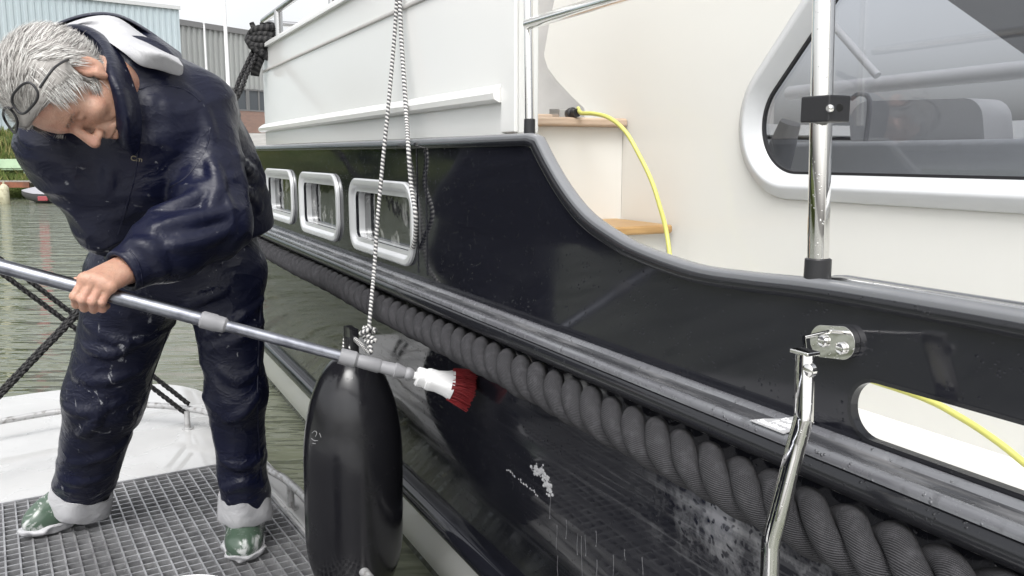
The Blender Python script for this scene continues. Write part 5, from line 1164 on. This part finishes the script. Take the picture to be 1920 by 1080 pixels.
while cnt < 11000:
    v = HRND.randn(3); v /= np.linalg.norm(v); q = np.array([0, -.012, .042])+v*np.array([.077, .098, .087])
    if q[1] > .02: q = q+np.array([0, .004, 0])
    if hairmask(q[None])[0] > -.001 or (abs(q[0]) > .066 and abs(q[1]+.01) < .026 and q[2] < .032): continue
    nrm = v/np.array([.077, .098, .087]); nrm /= np.linalg.norm(nrm)
    # combed back and to the sides from the brow, down at the temples
    side = math.copysign(1, q[0]+.02*HRND.randn()); fl_d = np.array([.35*side*(1-abs(q[0])/.08), -1.0+.0*q[2], -.25-.5*abs(q[0])/.08])
    if abs(q[0]) > .055 and q[1] > -.03: fl_d = np.array([0, -.35+.9*(q[1] > .0), -1.0+.5*(q[1] > 0)])
    fl_d = fl_d-nrm*(fl_d @ nrm); fl_d /= np.linalg.norm(fl_d)+1e-9; fl_d = fl_d+.11*HRND.randn(3); ln = .024+.020*HRND.rand(); lift = .014+.004*HRND.rand()
    pts = [q+nrm*.006, q+nrm*(lift+.001)+fl_d*ln*.35, q+nrm*(lift-.0)+fl_d*ln*.7, q+nrm*(lift-.006+.006*HRND.rand())+fl_d*ln]
    wv_ = np.cross(nrm, fl_d); wv_ /= np.linalg.norm(wv_)+1e-9; wd = .00035+.0003*HRND.rand(); vs = []
    for i, p_ in enumerate(pts):
        k = wd*(1, 1.1, .9, .25)[i]; a, b = p_-wv_*k, p_+wv_*k; vs += [frL(*a), frL(*b)]
    r_ = HRND.rand(); temple = abs(q[0]) > .05 and q[1] > -.01
    mb.add(vs, [(0, 1, 3, 2), (2, 3, 5, 4), (4, 5, 7, 6)], 2 if r_ < (.55 if temple else .28) else (1 if r_ > .80 else 0)); cnt += 1
for i in range(150):                                           # eyebrows
    s_ = 1 if i % 2 else -1; t = HRND.rand(); q = np.array([s_*(.012+.034*t), .0985-.020*t*t+.001*HRND.randn(), .026+.003*HRND.randn()-.004*t]); d_ = np.array([s_*.010, .004, .002+.003*HRND.randn()])
    a, b, c = frL(*q), frL(*(q+d_+[0, .002, 0])), frL(*(q+d_*.5+[0, .0015, .0012])); mb.add([a, c, b], [(0, 1, 2)], 1 if HRND.rand() < .7 else 0)
mb.build('hair_strands', [M['strand'], M['strand2'], M['strand3']], hr_, smooth=60, fixn=False)
# --- spectacles pushed up on the hair
m = Mat('lens', (.9, .9, .9), .02); n = m.n; g1 = m.new('ShaderNodeBsdfTransparent'); g1.inputs[0].default_value = (.82, .82, .82, 1); g2 = m.new('ShaderNodeBsdfGlossy'); g2.inputs['Roughness'].default_value = .03
fr = pane_fresnel(m, 1.5); mx = m.new('ShaderNodeMixShader'); m.link(fr.outputs[0], mx.inputs[0]); m.link(g1.outputs[0], mx.inputs[1]); m.link(g2.outputs[0], mx.inputs[2]); m.link(mx.outputs[0], n['Material Output'].inputs['Surface']); M['lens'] = m.m
gm = MB(); GC = np.array([.016, .078, .120]); gn = np.array([0, .50, .866]); gx = np.array([1.0, 0, 0]); gy = np.cross(gn, gx)
lens_loops = []
for s_ in (-1, 1):
    lpts = []
    for t in np.linspace(0, 2*math.pi, 40, endpoint=False):
        c_, sn = math.cos(t), math.sin(t); a = s_*.049+.040*math.copysign(abs(c_)**.7, c_); b = .0205*math.copysign(abs(sn)**.7, sn)
        lpts.append(frL(*(GC+gx*a+gy*b-gn*(2.0*(a*a)))))
    lens_loops.append(lpts); gm.tube(lpts, .0026, 8, closed=True)
    hing = GC+gx*s_*.090-gn*.022+gy*.004; ear_ = np.array([s_*.083, -.020, .020])
    gm.tube(catmull([frL(*hing), frL(*(hing*.62+ear_*.38+np.array([s_*.030, .004, .012]))), frL(*(hing*.28+ear_*.72+np.array([s_*.022, .004, .014]))), frL(*(ear_+[s_*.004, .004, .012])), frL(*(ear_+[-s_*.004, -.014, -.01]))], 8),   .0026, 8)
gm.tube(catmull([frL(*(GC+gx*-.009+gy*-.003)), frL(*(GC+gy*-.006+gn*.004)), frL(*(GC+gx*.009+gy*-.003))], 6), .0020, 8)
gl = gm.build('spectacles', M['plastic'], person, smooth=60)
mb = MB()
for l in lens_loops: mb.add(l, [tuple(range(len(l)))])
mb.build('lens_pair', M['lens'], gl, smooth=60)
# small stitched emblem on the chest
ep = surfd(246, 300, 2.0); 
if ep:
    p0, p1, p2 = at(244, 300, ep-.004), at(264, 303, (surfd(264, 303, 2.0) or ep)-.004), at(244, 290, (surfd(244, 290, 2.0) or ep)-.004)
    ex = p1-p0; ex /= np.linalg.norm(ex); ey = p2-p0; ey -= ex*(ey @ ex); ey /= np.linalg.norm(ey)
    text_mb('Cm', .017, p0, ex, ey, Mat('emblem_thread', (.22, .19, .13), .6).m, 'emblem', jk, ext=.0012)

# small worn print on the fender
a_, b_ = Y(fs_+.012, FD, Ftop), Y(fs_+.045, FD, Ftop-.73); fcap = lambda p: cap(a_-(a_-b_)*.25, a_-(a_-b_)*.75, FR, FR)(p)
def on_fender(px, py):
    d = np.linspace(1.7, 2.6, 400); v = fcap(np.array([at(px, py, q) for q in d])); return at(px, py, d[np.argmax(v < 0)]-.0008) if (v < 0).any() else None
mb = MB()
for ln in ([(585, 812), (590, 808), (594, 812), (591, 819)], [(584, 822), (589, 826), (596, 826)], [(586, 831), (592, 832)], [(599, 812), (602, 820)]):
    q = [on_fender(*p) for p in ln]; q = [x for x in q if x is not None]
    if len(q) > 1: mb.tube(catmull(q, 4), .0006, 5)
if mb.v: mb.build('printed_mark', M['sticker'], fth, smooth=60)

# stitched seams
def seam(f, par, lines, dflt):
    for ln in lines:
        q = []
        for p in catmull([np.array(p, float) for p in ln], 8):
            d = np.linspace(dflt-.45, dflt+.4, 260); v = f(np.array([at(p[0], p[1], k) for k in d]))
            if (v < 0).any(): q.append(at(p[0], p[1], d[np.argmax(v < 0)]-.0005))
        if len(q) > 3:
            q = [q[0]]+[(q[i-1]+q[i]+q[i+1])/3 for i in range(1, len(q)-1)]+[q[-1]]
            mb = MB(); mb.tube(q, .0026, 6); mb.build('seam', M['jacket'], par, smooth=60)
seam(jacket2, jk, [[(258, 168), (300, 160), (345, 168), (375, 190)], [(395, 240), (384, 285), (352, 330), (318, 352)], [(262, 258), (255, 320), (240, 380), (222, 440)], [(243, 470), (262, 500), (268, 540)]], 2.1)
seam(trousers, trs, [[(489, 570), (484, 680), (484, 800), (492, 915)], [(316, 620), (284, 710), (250, 800), (206, 892)]], 2.45)
